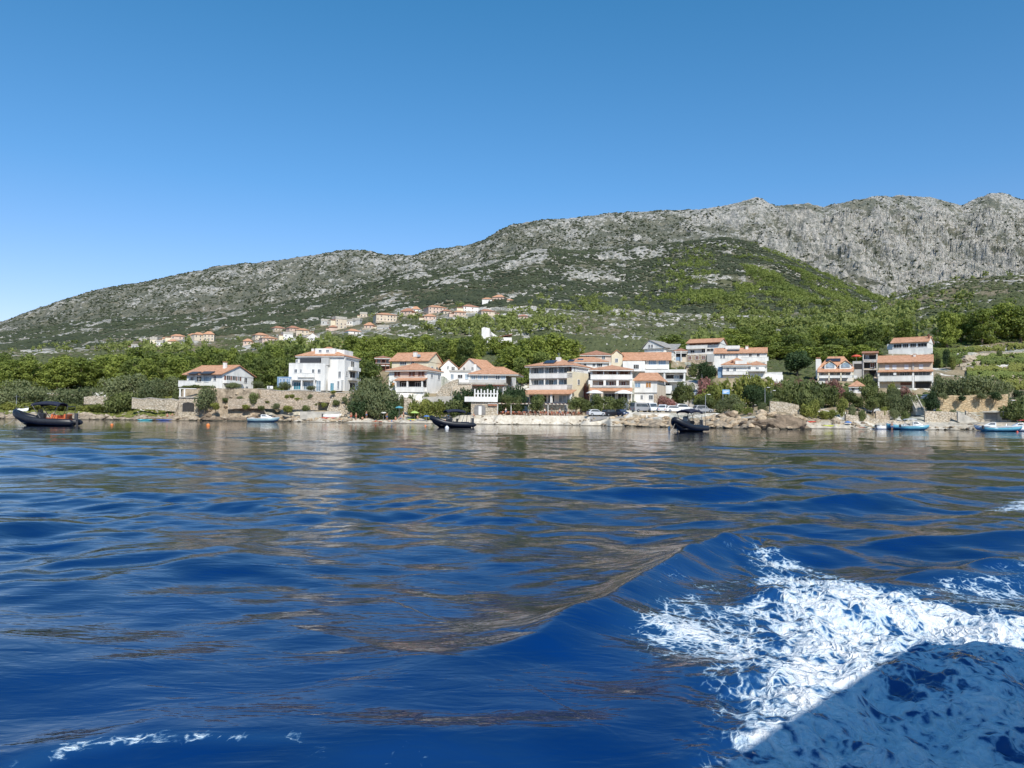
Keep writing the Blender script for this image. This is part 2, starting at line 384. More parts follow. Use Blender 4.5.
soil = nr*.9+(1-nr)*.62*(1-sstep(900, 1400, DD))*(1-.5*grn)*np.clip(.5+2.2*(fbm(XX/45, DD/80, 4, 62)-.45), 0, 1)+.5*np.exp(-((TT-205)/26)**2)*np.exp(-((PY-311)/6)**2)+.45*np.exp(-((TT-372)/25)**2)*np.exp(-((PY-296)/8)**2)
nT = len(T_); nD = len(D_)
i0 = (np.arange(nD-1)[:,None]*nT+np.arange(nT-1)[None,:]).ravel()
FC = np.stack([i0, i0+1, i0+nT+1, i0+nT], 1)
mt, t, b = nt('hillside_ground'); p = geo_pos(t)
def at(n): return N(t, 'ShaderNodeAttribute', attribute_name=n).outputs['Fac']
sp_ = N(t, 'ShaderNodeSeparateXYZ'); L(t, p, sp_.inputs[0])
mpn = N(t, 'ShaderNodeMapping'); mpn.inputs['Scale'].default_value = (1, .38, 1.2); L(t, p, mpn.inputs[0]); q = mpn.outputs[0]
nb = noise(t, q, .012, 6, .72, .4); ns = noise(t, q, .075, 5, .7, .3); ns2 = noise(t, q, .28, 3, .7)
s = math_(t, 'ADD', math_(t, 'MULTIPLY', nb, .75), math_(t, 'ADD', math_(t, 'MULTIPLY', ns, .65), math_(t, 'MULTIPLY', ns2, .2)))
s = math_(t, 'ADD', math_(t, 'MULTIPLY_ADD', s, 3.0, -2.4-.5+.13), at('rock'))
rockf = ramp(t, s, [(.0, (0,0,0)), (.09, (1,1,1))]); rockf_in = t.nodes[-1]
s2 = math_(t, 'MULTIPLY_ADD', s, 1.0, -.0)
mr = N(t, 'ShaderNodeMapRange'); mr.inputs[1].default_value = .08; mr.inputs[2].default_value = .18; mr.interpolation_type = 'SMOOTHSTEP'; L(t, s, mr.inputs[0])
rockc = ramp(t, noise(t, p, .05, 9, .8), [(.3, (.46, .41, .34)), (.48, (.76, .70, .61)), (.66, (.90, .84, .75))])
mcr = N(t, 'ShaderNodeMapping'); mcr.inputs['Scale'].default_value = (1, .3, .55); L(t, p, mcr.inputs[0])
for sc_, w_, dk in ((.011, .03, .6), (.035, .04, .6), (.11, .05, .65)):
    cr = math_(t, 'ABSOLUTE', math_(t, 'SUBTRACT', noise(t, mcr.outputs[0], sc_, 5, .62, .7), .5))
    rockc = mixc(t, 1.0, rockc, ramp(t, cr, [(0, (dk*.8, dk*.85, dk*.8)), (w_, (1, 1, 1))]), 'MULTIPLY')  # shade of the crevices painted into the rock colour as dark lines
vegc = ramp(t, noise(t, p, .03, 9, .75), [(.3, (.055, .068, .036)), (.48, (.14, .145, .078)), (.64, (.31, .275, .175))])
greenc = ramp(t, noise(t, p, .09, 6, .8), [(.3, (.06, .08, .028)), (.6, (.19, .20, .075))])
vegc = mixc(t, at('green'), vegc, greenc)
soilc = ramp(t, noise(t, p, .3, 7, .75), [(.3, (.16, .13, .075)), (.6, (.38, .30, .20))])
vegc = mixc(t, at('soil'), vegc, soilc)
c = mixc(t, mr.outputs[0], vegc, rockc)
shc = ramp(t, noise(t, p, .8, 8, .72, .5), [(.3, (.13, .10, .07)), (.62, (.42, .34, .25))])
c = mixc(t, at('shore'), c, shc)
bc = ramp(t, noise(t, p, 1.5, 8, .8), [(.3, (.36, .31, .24)), (.47, (.56, .50, .41)), (.62, (.72, .67, .58))])
bc = mixc(t, .6, bc, ramp(t, noise(t, p, .22, 5, .7), [(.35, (.62, .58, .5)), (.6, (1.1, 1.08, 1.05))]), 'MULTIPLY')
c = mixc(t, at('beach'), c, bc)
wet = math_(t, 'LESS_THAN', math_(t, 'ADD', sp_.outputs[2], math_(t, 'MULTIPLY', noise(t, p, .9, 3), .3)), .32)
c = mixc(t, math_(t, 'MULTIPLY', wet, .75), c, (.09, .075, .05))
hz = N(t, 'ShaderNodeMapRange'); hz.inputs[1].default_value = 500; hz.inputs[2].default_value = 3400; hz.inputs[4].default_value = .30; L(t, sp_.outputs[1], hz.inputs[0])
c = mixc(t, hz.outputs[0], c, (.40, .42, .43))  # aerial haze painted into the ground colour, stronger with distance
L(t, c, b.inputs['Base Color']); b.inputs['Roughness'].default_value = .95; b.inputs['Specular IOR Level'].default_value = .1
bh = math_(t, 'ADD', math_(t, 'MULTIPLY', noise(t, p, .06, 9, .72), 26.0), math_(t, 'MULTIPLY', s, 10.0))
bsc = N(t, 'ShaderNodeMapRange'); bsc.inputs[1].default_value = 170; bsc.inputs[2].default_value = 1500; bsc.inputs[3].default_value = .03; L(t, sp_.outputs[1], bsc.inputs[0])
bn = N(t, 'ShaderNodeBump', _Strength=.9); L(t, bsc.outputs[0], bn.inputs['Distance']); L(t, bh, bn.inputs['Height']); L(t, bn.outputs[0], b.inputs['Normal'])
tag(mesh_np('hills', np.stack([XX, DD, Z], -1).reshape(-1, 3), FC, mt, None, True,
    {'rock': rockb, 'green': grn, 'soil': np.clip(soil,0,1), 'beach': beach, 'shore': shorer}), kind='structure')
# ------------------------------------------------------------------ sea
tw = np.concatenate([np.linspace(-900, -110, 90), np.arange(-100, 1125, 1.5), np.linspace(1135, 2000, 90)])
dy = np.concatenate([np.arange(560, 430, -3.), np.arange(430, 60, -.55), np.arange(60, 24, -.4), np.arange(24, 6.2, -.2)])
TW, DYW = np.meshgrid(tw, dy)
YW = F*CAMZ/DYW; XW = YW*(TW-512)/F
PYW = 416.5+DYW+(TW-512)*.0107
H = np.zeros_like(YW)
wr = np.random.default_rng(5)
spc = YW/F*1.8+YW*YW/F/CAMZ*.5            # local mesh spacing
for i in range(70):
    lam = .55*(14**wr.random()); th = wr.normal(-.25, .55); k = 2*math.pi/lam
    a = .0023*lam**1.0*(.5+wr.random()); 
    if lam > 3: a *= .75
    if lam < 1.7: a *= 1.05
    w = np.clip(lam/(spc*2.2)-.6, 0, 1)
    ph = wr.random()*6.28
    arg = k*(XW*math.sin(th)+YW*math.cos(th))+ph+1.3*np.sin(k*.21*(XW*math.cos(th)-YW*math.sin(th))+ph*3)
    H += a*w*np.sin(arg)
calm = .55+1.0*sstep(.3, .7, fbm(XW/7+YW/9, YW/5, 3, 90))
H *= calm
def pl(pts): return np.array([[G(*p).x, G(*p).y] for p in pts])
def dpoly(x, y, pts):                       # distance to a polyline, side sign, and position along it
    best = np.full(x.shape, 1e9); sg = np.zeros(x.shape); u = np.zeros(x.shape); L0 = 0
    for (ax, ay), (bx, by) in zip(pts[:-1], pts[1:]):
        ex, ey = bx-ax, by-ay; l = math.hypot(ex, ey)
        s_ = np.clip(((x-ax)*ex+(y-ay)*ey)/l/l, 0, 1); qx = x-ax-s_*ex; qy = y-ay-s_*ey; d = np.hypot(qx, qy)
        m = d < best; best = np.where(m, d, best); sg = np.where(m, np.sign(ex*qy-ey*qx), sg); u = np.where(m, L0+s_*l, u); L0 += l
    return best, sg, u/L0
wx = XW+(fbm(XW/1.2, YW/1.2, 3, 77)-.5)*.25; wy = YW+(fbm(XW/1.2, YW/1.2, 3, 78)-.5)*.25
rid = pl([(380,672),(470,655),(540,645),(600,615),(640,588),(690,560),(730,545),(765,542),(800,552)])
d, sg, u = dpoly(wx, wy, rid); e = sstep(0, .34, u)*(1-sstep(.78, 1, u))*(1-sstep(2.2, 3.2, d)); sd = d*sg
H += e*(.19*np.exp(-np.where(sd > 0, np.abs(sd/.31)**1.5, np.abs(sd/.30)**1.6))-.05*np.exp(-((sd+1.0)/.6)**2)-.04*np.exp(-((sd-1.3)/.6)**2))
rid2 = pl([(-60,800),(60,745),(150,728),(300,735),(430,740),(560,742),(660,700),(730,640)])
d2, sg2, u2 = dpoly(wx, wy, rid2); H += .022*np.exp(-(d2/.25)**2)*np.sin(np.clip(u2,0,1)*math.pi)**.3
for (cx, cy), lam, am, th, rx, ry, ph in (((800,500),2.6,.16,.35,5,9,.3),((930,490),3.4,.22,.5,9,10,1.1),((960,560),1.9,.10,.45,4,5,2.2),((900,455),5,.2,.3,18,16,.0),((300,600),4.5,.05,-.5,6,5,.4),((600,480),6,.10,-.3,12,14,2.)):
    c = G(cx, cy); g = np.exp(-((XW-c.x)/rx)**2-((YW-c.y)/ry)**2); k = 2*math.pi/lam
    arg = k*((XW-c.x)*math.sin(-th)+(YW-c.y)*math.cos(th))+ph+.8*np.sin((XW+YW*.5)*.5)
    H += .75*am*g*(1-np.abs(np.sin(arg/2))*2)*.9*.7+0*g
# foam fields
def inpoly(x, y, pts):
    ins = np.zeros(x.shape, bool); n = len(pts); 
    for i in range(n):
        (ax, ay), (bx, by) = pts[i], pts[(i+1) % n]
        c = ((ay > y) != (by > y)) & (x < (bx-ax)*(y-ay)/((by-ay) or 1e-9)+ax); ins ^= c
    return ins
ALLOW = PYW > 470
def field(px_pts, soft):
    pts = [tuple(q) for q in pl(px_pts)]
    d, _, _ = dpoly(XW, YW, np.array(pts+[pts[0]])); s_ = np.where(inpoly(XW, YW, pts), d, -d)
    return sstep(-soft, soft, s_)
foam = np.zeros_like(YW)
S1 = field([(752,548),(800,562),(860,582),(930,597),(1080,622),(1120,860),(670,860),(720,760),(742,725),(722,690),(755,655),(765,620),(757,590)], .4)
S2 = field([(622,628),(650,600),(700,588),(735,600),(775,590),(800,630),(775,700),(740,705),(690,680),(645,655)], .35)
S3 = field([(745,552),(770,548),(900,585),(1060,560),(1100,640),(930,612),(800,580)], .3)
S4 = field([(-40,790),(10,757),(70,740),(150,734),(300,738),(300,746),(150,742),(70,756),(20,775),(-30,830)], .10)
S5 = field([(980,505),(1010,496),(1060,492),(1060,512),(1010,512)], .5)
S6 = field([(300,745),(420,742),(520,748),(560,775),(300,775)], .2)
S7 = field([(650,560),(740,548),(775,590),(700,600),(640,640),(630,610)], .3)
foam = np.maximum.reduce([S1*1.0, S2*.74, S3*.62, S4*.62, S5*.9, S6*.25, S7*.30])
foam *= ALLOW
tl = fbm(XW*1.6, YW*1.6, 5, 120); tl2 = fbm(XW*5, YW*5, 4, 121)
H += S1*((tl-.5)*.30+(tl2-.5)*.11)*(YW < 14)+S2*(tl-.5)*.05
VW = np.stack([XW, YW, H], -1).reshape(-1, 3)
a = len(tw); i0 = (np.arange(len(dy)-1)[:,None]*a+np.arange(a-1)[None,:]).ravel()
mw, t, b = nt('sea_water'); p = geo_pos(t)
def bumpn(h, dist, st, nrm=None):
    n = N(t, 'ShaderNodeBump', _Strength=st, _Distance=dist); L(t, h, n.inputs['Height'])
    if nrm is not None: L(t, nrm, n.inputs['Normal'])
    return n.outputs[0]
mp = N(t, 'ShaderNodeMapping'); mp.inputs['Rotation'].default_value = (0, 0, .25); mp.inputs['Scale'].default_value = (.6, 1.25, 1); L(t, p, mp.inputs[0])
mp2 = N(t, 'ShaderNodeMapping'); mp2.inputs['Rotation'].default_value = (0, 0, -.5); mp2.inputs['Scale'].default_value = (.5, 1.4, 1); L(t, p, mp2.inputs[0])
b1 = bumpn(noise(t, mp.outputs[0], 1.1, 3, .5, .6), .034, .4)
b2 = bumpn(noise(t, mp2.outputs[0], 3.2, 3, .5, .8), .015, .7, b1)
b2 = bumpn(noise(t, mp.outputs[0], 13, 2, .5, .5), .0026, .7, b2)
fa = N(t, 'ShaderNodeAttribute', attribute_name='foam').outputs['Fac']
# foam: torn lace, stretched along the wash
mf = N(t, 'ShaderNodeMapping'); mf.inputs['Rotation'].default_value = (0, 0, -.25); mf.inputs['Scale'].default_value = (1.15, .8, 1); L(t, p, mf.inputs[0])
wn = N(t, 'ShaderNodeTexNoise', _Scale=1.6, _Detail=4); L(t, mf.outputs[0], wn.inputs['Vector'])
wv = N(t, 'ShaderNodeVectorMath', operation='MULTIPLY_ADD'); L(t, wn.outputs['Color'], wv.inputs[0]); wv.inputs[1].default_value = (.7,.7,.7); L(t, mf.outputs[0], wv.inputs[2])
ve = N(t, 'ShaderNodeTexVoronoi', feature='DISTANCE_TO_EDGE', _Scale=3.3); L(t, wv.outputs[0], ve.inputs['Vector'])
ve2 = N(t, 'ShaderNodeTexVoronoi', feature='DISTANCE_TO_EDGE', _Scale=11); L(t, wv.outputs[0], ve2.inputs['Vector'])
fn = noise(t, wv.outputs[0], 1.5, 7, .62); fn2 = noise(t, p, 26, 4, .7)
lace = math_(t, 'SUBTRACT', .62, math_(t, 'ADD', math_(t, 'MULTIPLY', ve.outputs['Distance'], 2.0), math_(t, 'MULTIPLY', ve2.outputs['Distance'], 1.9)))
sv = math_(t, 'ADD', math_(t, 'MULTIPLY', math_(t, 'SUBTRACT', fn, .5), 2.9), lace)
sv = math_(t, 'ADD', sv, math_(t, 'MULTIPLY', math_(t, 'SUBTRACT', fn2, .5), .9))
sv = math_(t, 'ADD', sv, math_(t, 'MULTIPLY_ADD', fa, 1.72, -1.24))
mr = N(t, 'ShaderNodeMapRange'); mr.inputs[1].default_value = -.16; mr.inputs[2].default_value = .42; mr.interpolation_type = 'SMOOTHSTEP'; L(t, sv, mr.inputs[0])
ffac = math_(t, 'MULTIPLY', mr.outputs[0], math_(t, 'GREATER_THAN', fa, .02))
deep = ramp(t, noise(t, p, .5, 3), [(.3, (.0001, .021, .11)), (.7, (.0002, .034, .175))])
aer = mixc(t, math_(t, 'MULTIPLY', fa, .45), deep, (.03, .14, .33))
fr = N(t, 'ShaderNodeFresnel', _IOR=1.333); L(t, b2, fr.inputs['Normal']); tr_ = math_(t, 'POWER', math_(t, 'SUBTRACT', 1.0, fr.outputs[0], clamp=True), 3.2)
L(t, mixc(t, tr_, (.0, .004, .012), aer), b.inputs['Base Color']); b.inputs['Roughness'].default_value = .035; b.inputs['IOR'].default_value = 1.36; b.inputs['Specular Tint'].default_value = (1, .985, .93, 1)
L(t, b2, b.inputs['Normal'])
fb = N(t, 'ShaderNodeBsdfPrincipled', _Roughness=.75); fb.inputs['Specular IOR Level'].default_value = .2
L(t, ramp(t, sv, [(.0, (.16, .36, .55)), (.4, (.60, .70, .78)), (.95, (.84, .86, .87))]), fb.inputs['Base Color'])
bf = N(t, 'ShaderNodeBump', _Strength=.8, _Distance=.05); L(t, sv, bf.inputs['Height']); L(t, bf.outputs[0], fb.inputs['Normal'])
ms = N(t, 'ShaderNodeMixShader'); L(t, ffac, ms.inputs[0]); L(t, b.outputs[0], ms.inputs[1]); L(t, fb.outputs[0], ms.inputs[2])
L(t, ms.outputs[0], t.nodes['Material Output'].inputs['Surface'])
tag(mesh_np('sea', VW, np.stack([i0, i0+1, i0+a+1, i0+a], 1), mw, None, True, {'foam': foam}), kind='structure')
# the open sea and the sea bed beyond the detailed stretch
ms_ = MB(); ms_.add([(-6000,-6000,-1.2),(6000,-6000,-1.2),(6000,900,-1.2),(-6000,900,-1.2)], [(0,1,2,3)])
tag(ms_.build('open_sea', mw), kind='structure')
# ------------------------------------------------------------------ light
w = bpy.data.worlds.new("World"); sc.world = w; w.use_nodes = True; t = w.node_tree
AZ = math.atan2(.3, -.95); EL = R(42)
sky = t.nodes.new('ShaderNodeTexSky'); sky.sky_type = 'NISHITA'; sky.sun_disc = False; sky.sun_elevation = EL; sky.sun_rotation = AZ
sky.air_density = 1.0; sky.dust_density = .15; sky.ozone_density = 4.0; sky.altitude = 0
hs = t.nodes.new('ShaderNodeHueSaturation'); hs.inputs['Saturation'].default_value = 1.0
bg = t.nodes['Background']; bg.inputs[1].default_value = .158
tcw = t.nodes.new('ShaderNodeTexCoord'); sxy = t.nodes.new('ShaderNodeSeparateXYZ'); L(t, tcw.outputs['Generated'], sxy.inputs[0])
grade = ramp(t, sxy.outputs[2], [(0, (.93, .80, .87)), (.1, (.86, .80, .90)), (.28, (.52, .83, .98)), (.5, (.35, .86, 1.0)), (1, (.33, .83, 1.0))])
L(t, sky.outputs[0], hs.inputs['Color']); L(t, mixc(t, 1.0, hs.outputs[0], grade, 'MULTIPLY'), bg.inputs[0])
sd_ = bpy.data.lights.new('sun', 'SUN'); sun = bpy.data.objects.new('sun', sd_); COL.objects.link(sun)
sd_.energy = 5.0; sd_.angle = R(.5); sd_.color = (1, .95, .86)
sun.rotation_euler = Vector((.3*math.cos(EL), -.95*math.cos(EL), math.sin(EL))).to_track_quat('Z', 'Y').to_euler()
sc.view_settings.view_transform = 'Standard'; sc.view_settings.look = 'None'; sc.view_settings.exposure = 0
sc.cycles.max_bounces = 5; sc.cycles.transparent_max_bounces = 4; sc.cycles.caustics_reflective = False
# ------------------------------------------------------------------ houses
class House:
    def __init__(s, key, name, label, cat='house', group=None, hdr=None):
        B, base, D, th, x0, x1, dep = hdr or HS[key]
        s.B, s.base, s.th = B, base, R(th); phi = math.atan((B-512)/F)
        s.kx = D*math.cos(phi)/F; s.kz = D/F; s.dep = dep
        p = P(B, base, D); s.o = empty(name, p, -s.th-phi, label, cat, group); s.world = p
    def X(s, px): return (px-s.B)*s.kx/math.cos(s.th)
    def Y(s, px): return (px-s.B)*s.kx/math.sin(s.th)
    def Zz(s, py): return (s.base-py)*s.kz
    def boxes(s, part, L_, m, parent=None):
        mb = MB()
        for x0, x1, yt, yb, f0, f1 in L_: mb.box(s.X(x0), s.X(x1), f0, f1, s.Zz(yb), s.Zz(yt))
        return mb.build(part, m, parent or s.o)
    def box(s, part, x0, x1, yt, yb, f0, f1, m, parent=None): return s.boxes(part, [(x0,x1,yt,yb,f0,f1)], m, parent)
    def body(s, x0, x1, yt, m, dep=None, f0=0, part='wall', yb=None):     # main block, walls run down into the ground
        mb = MB().box(s.X(x0), s.X(x1), f0, dep or s.dep, s.Zz(yb) if yb else -2.5, s.Zz(yt)); return mb.build(part, m, s.o)
    def wbox(s, part, x0, x1, y0, y1, z0, z1, m, parent=None): return MB().box(x0,x1,y0,y1,z0,z1).build(part, m, parent or s.o)
    def win(s, x0, x1, yt, yb, f=0, glass=None, fr=None, name='window', mull=1, t=.09, label=None):
        a, b_, z0, z1 = s.X(x0), s.X(x1), s.Zz(yb), s.Zz(yt); mb = MB()
        mb.box(a-t, a, f-.07, f+.1, z0-t, z1+t).box(b_, b_+t, f-.07, f+.1, z0-t, z1+t).box(a, b_, f-.07, f+.1, z1, z1+t).box(a, b_, f-.12, f+.1, z0-t, z0)
        for i in range(1, mull+1):
            xm = a+(b_-a)*i/(mull+1); mb.box(xm-.03, xm+.03, f-.06, f+.05, z0, z1)
        o = mb.build(name, fr or FRAME, s.o)
        MB().box(a, b_, f-.02, f+.06, z0, z1).build('pane' if name == 'window' else 'door_leaf', glass or GLASS, o)
        if label: o['label'] = label
        return o
    def swin(s, p0, p1, yt, yb, e=0, glass=None, fr=None, name='window'):
        sg = 1 if s.th > 0 else -1; a, b_ = sorted((s.Y(p0), s.Y(p1))); z0, z1 = s.Zz(yb), s.Zz(yt); t = .09; mb = MB()
        def bx(y0, y1, za, zb, q): mb.box(e-.05*sg, e+q*sg, y0, y1, za, zb)
        bx(a-t, a, z0-t, z1+t, .07); bx(b_, b_+t, z0-t, z1+t, .07); bx(a, b_, z1, z1+t, .07); bx(a, b_, z0-t, z0, .12); bx((a+b_)/2-.03, (a+b_)/2+.03, z0, z1, .06)
        o = mb.build(name, fr or FRAME, s.o)
        MB().box(e-.04*sg, e+.025*sg, a, b_, z0, z1).build('pane' if name == 'window' else 'door_leaf', glass or GLASS, o); return o
    def shutters(s, x0, x1, yt, yb, m, f=0):                 # a window under closed or half open shutters
        o = s.win(x0, x1, yt, yb, f, m, mull=1); 
        w_ = (s.X(x1)-s.X(x0))*.32
        for xa in (s.X(x0)-w_, s.X(x1)): MB().box(xa, xa+w_, f-.1, f-.03, s.Zz(yb), s.Zz(yt)).build('shutter', m, o)
    def sbox(s, part, p0, p1, yt, yb, e0, e1, m, parent=None):
        sg = 1 if s.th > 0 else -1
        return MB().box(e0*sg, e1*sg, s.Y(p0), s.Y(p1), s.Zz(yb), s.Zz(yt)).build(part, m, parent or s.o)
    def slab(s, vs, m, part='roof', th=.16, par=None):       # sloping roof panels given as quads/tris, thickened
        mb = MB()
        for q in vs:
            n = len(q); lo = [(x, y, z-th) for x, y, z in q]
            mb.add(list(q)+lo, [tuple(range(n)), tuple(range(2*n-1, n-1, -1))]+[(i, i+n, (i+1) % n+n, (i+1) % n) for i in range(n)])
        return mb.build(part, m, par or s.o)
    def hip(s, x0, x1, ye, yr, m, f0=-.5, f1=None, ov=.45, inset=.5, part='roof', fascia=True):
        a, b_ = s.X(x0), s.X(x1); f1 = (s.dep if f1 is None else f1)+ov; z0, z1 = s.Zz(ye), s.Zz(yr); dpt = f1-f0; i_ = min(inset*dpt, (b_-a)*.48); my = (f0+f1)/2
        r0, r1 = (a+i_, my, z1), (b_-i_, my, z1); A, B_, C, D_2 = (a,f0,z0),(b_,f0,z0),(b_,f1,z0),(a,f1,z0)
        r = s.slab([(A,B_,r1,r0),(B_,C,r1),(C,D_2,r0,r1),(D_2,A,r0)], m, part)
        if fascia: MB().box(a+.1, b_-.1, f0+.1, f1-.1, z0-.42, z0-.17).build('eave', WHITE, r)
        MB().tube([r0, r1], .13, 6).build('ridge_cap', m, r)
        return r
    def gablex(s, x0, x1, ye, yr, m, wm, f0=-.4, f1=None, ov=.4, part='roof'):     # ridge along the front
        a, b_ = s.X(x0), s.X(x1); f1 = (s.dep if f1 is None else f1)+ov; z0, z1 = s.Zz(ye), s.Zz(yr); my = (f0+f1)/2
        r = s.slab([((a,f0,z0),(b_,f0,z0),(b_,my,z1),(a,my,z1)), ((b_,f1,z0),(a,f1,z0),(a,my,z1),(b_,my,z1))], m, part)
        for x in (a+.35, b_-.45):
            MB().add([(x,f0+.3,z0-.3),(x,f1-.3,z0-.3),(x,my,z1-.2),(x+.1,f0+.3,z0-.3),(x+.1,f1-.3,z0-.3),(x+.1,my,z1-.2)],[(0,1,2),(5,4,3),(0,3,4,1),(1,4,5,2),(2,5,3,0)]).build('gable', wm, s.o)
        MB().tube([(a,my,z1),(b_,my,z1)], .12, 6).build('ridge_cap', m, r); return r
    def gabley(s, x0, x1, ye, yr, m, wm, f0=-.3, f1=None, ov=.3, part='roof', xm=None):   # gable faces the front
        a, b_ = s.X(x0), s.X(x1); f1 = (s.dep if f1 is None else f1)+ov; z0, z1 = s.Zz(ye), s.Zz(yr); mx = s.X(xm) if xm else (a+b_)/2
        r = s.slab([((a,f0,z0),(mx,f0,z1),(mx,f1,z1),(a,f1,z0)), ((mx,f0,z1),(b_,f0,z0),(b_,f1,z0),(mx,f1,z1))], m, part)
        y0, y1 = f0+.28, f1-.3
        MB().add([(a+.3,y0,z0-.3),(b_-.3,y0,z0-.3),(mx,y0,z1-.2),(a+.3,y1,z0-.3),(b_-.3,y1,z0-.3),(mx,y1,z1-.2)],[(0,1,2),(5,4,3),(0,3,4,1),(1,4,5,2),(2,5,3,0)]).build('gable', wm, s.o)
        return r
    def lean(s, x0, x1, ylo, yhi, m, f0, f1=0, part='porch_roof', fascia=True):
        a, b_ = s.X(x0), s.X(x1); r = s.slab([((a,f0,s.Zz(ylo)),(b_,f0,s.Zz(ylo)),(b_,f1,s.Zz(yhi)),(a,f1,s.Zz(yhi)))], m, part); return r
    def cols(s, xs, yt, yb, f, m=None, w_=.3, part='column'):
        for x in xs: MB().box(s.X(x)-w_/2, s.X(x)+w_/2, f, f+w_, s.Zz(yb), s.Zz(yt)).build(part, m or WHITE, s.o)
    def rail(s, x0, x1, yt, yb, f, m=None, part='balcony', n=None):        # parapet with a cap
        p = s.box(part, x0, x1, yt, yb, f, f+.18, m or WHITE)
        MB().box(s.X(x0)-.05, s.X(x1)+.05, f-.05, f+.23, s.Zz(yt)+.002, s.Zz(yt)+.09).build('coping', WHITE, p); return p
    def floor_(s, x0, x1, y, f0, f1=0, m=None, part='balcony_floor', t=.22): return MB().box(s.X(x0), s.X(x1), f0, f1, s.Zz(y)-t, s.Zz(y)).build(part, m or WHITE, s.o)
    def chim(s, x, yt, yb, f, w_=.7, m=None):
        c = MB().box(s.X(x)-w_/2, s.X(x)+w_/2, f, f+w_, s.Zz(yb), s.Zz(yt)).build('chimney', m or WHITE, s.o)
        MB().box(s.X(x)-w_/2-.1, s.X(x)+w_/2+.1, f-.1, f+w_+.1, s.Zz(yt)+.12, s.Zz(yt)+.25).build('chimney_cap', TILE, c)
    def aerial(s, x, yt, yb, f):
        a = MB(); a.tube([(s.X(x), f, s.Zz(yb)), (s.X(x), f, s.Zz(yt))], .03, 5)
        for k in range(4): a.box(s.X(x)-.45+k*.05, s.X(x)+.45-k*.05, f+.0, f+.03, s.Zz(yt)-.1-k*.22, s.Zz(yt)-.07-k*.22)
        a.build('aerial', STEEL, s.o)
# ---- white villa
h = House('villa', 'villa', 'long white villa with an orange gabled roof and awnings above a stone terrace wall', 'villa')
zt = 374.5
h.body(186, 222, zt, WHITE, dep=(255-222)*h.kx/math.sin(h.th))
Ld = (256-222)*h.kx/math.sin(h.th)
h.gablex(183, 223.6, 374, 363.6, TILE, WHITE, f0=-.8, f1=Ld-.4, ov=.8)
h.win(190,193,377,381.5); h.win(196.5,201,376.5,381.5, glass=DARK, mull=2); h.win(204,208.5,376.5,381.5, glass=GLASSB, mull=2); h.win(213.5,216,376,380.5)
h.rail(182,199,381,386,-1.6); h.floor_(182,199,386,-1.6)
h.lean(191,200,373.8,371.2,IRON,-1.7,.3,'awning'); h.lean(203,214,373.6,371,IRON,-1.5,.3,'awning')
h.sbox('loggia', 224,241.5,374.3,380,-.02,.05,BROWN)
for a_, c_ in ((226,229.5),(232,235.5),(237.5,239.5)): h.swin(a_,c_,375,379.6,.06,glass=DARK)
h.swin(245,248,376,381,0,glass=DARK); h.swin(246.5,249,385,388,0)
h.sbox('balcony',223,241.5,380,383,.0,1.0,WHITE); h.chim(214,361.5,370,3.5)
# ---- three storey white
h = House('white3', 'apartment_villa', 'tall three storey white house with roof dormers and a glazed blue annex', 'house')
Sd = (359.5-343)*h.kx/math.sin(h.th)
h.body(296.5,343,356,WHITE,dep=Sd); h.hip(294.5,344.5,355.5,345.2,TILE,-.6,Sd,.5,.5)
for a_, c_, f_ in ((313,333,.6),): 
    d_ = h.box('dormer',a_,c_,348,353.8,f_,f_+4,WHITE); 
h.sbox('dormer',346,355,349,354.5,-2.6,-.6,WHITE)
h.win(317,319.5,349.5,351.5,.6); h.win(324.5,327,349.5,351.5,.6)
h.wbox('chimney', h.X(307)-.3,h.X(307)+.3,2.5,3.1,h.Zz(352),h.Zz(347.5),WHITE)
h.box('awning',301,321,358.5,365.5,-1.2,-.05,IRON); h.box('awning',322,329.5,358,365.5,-1.0,-.05,GREY)
h.box('terrace_block',292.5,328.5,366,391,-2.6,.0,WHITE); h.rail(292.5,329,364,366.2,-2.6)
h.win(298.3,300.8,370,373.2,-2.6); h.win(304,305.4,370,377,-2.6); h.win(316,318.2,370,377,-2.6); h.win(321.8,324.3,370,373.3,-2.6); h.win(295,296.6,359.5,362.5,-.0)
h.rail(303,320,374,378,-3.4); h.floor_(297,321,380.2,-4.0,-2.6); h.cols((297.4,308,320.5),380,391,-4.0)
h.win(298,304.5,383,390,-2.6,glass=TEAL,mull=2); h.win(308,314,382.5,390,-2.6,glass=GLASSB,mull=2); h.win(320.5,324.8,381.3,391.5,-2.6,glass=GLASSB)
h.box('porch_block',330,343.5,380,391,-1.6,0,WHITE); h.win(333,336.2,383.5,391,-1.6,glass=TEAL,name='door'); h.win(338.2,340.4,371.5,377.8); h.win(340,341.6,381.5,389,-1.6)
h.sbox('pilaster',343.1,344.2,356,391,0,.3,WHITE)
h.swin(345.5,347,371,375,0); h.swin(349.5,355,370.5,378.5,0,glass=DARK); h.swin(349.5,355,382,389,0,glass=DARK)
h.sbox('balcony',348,357,366,369.5,0,1.1,WHITE); h.sbox('balcony',348,357,377,379.6,0,1.1,GREY)
h.swin(350.5,354,359.5,365.5,0); h.boxes('glazed_annex',[(282,295.5,377.5,388,-3.2,2)],BLUEW)
for xx in (284.5,288,291.5): h.win(xx,xx+2.2,379.5,387,-3.2,glass=BLUEW,mull=0)
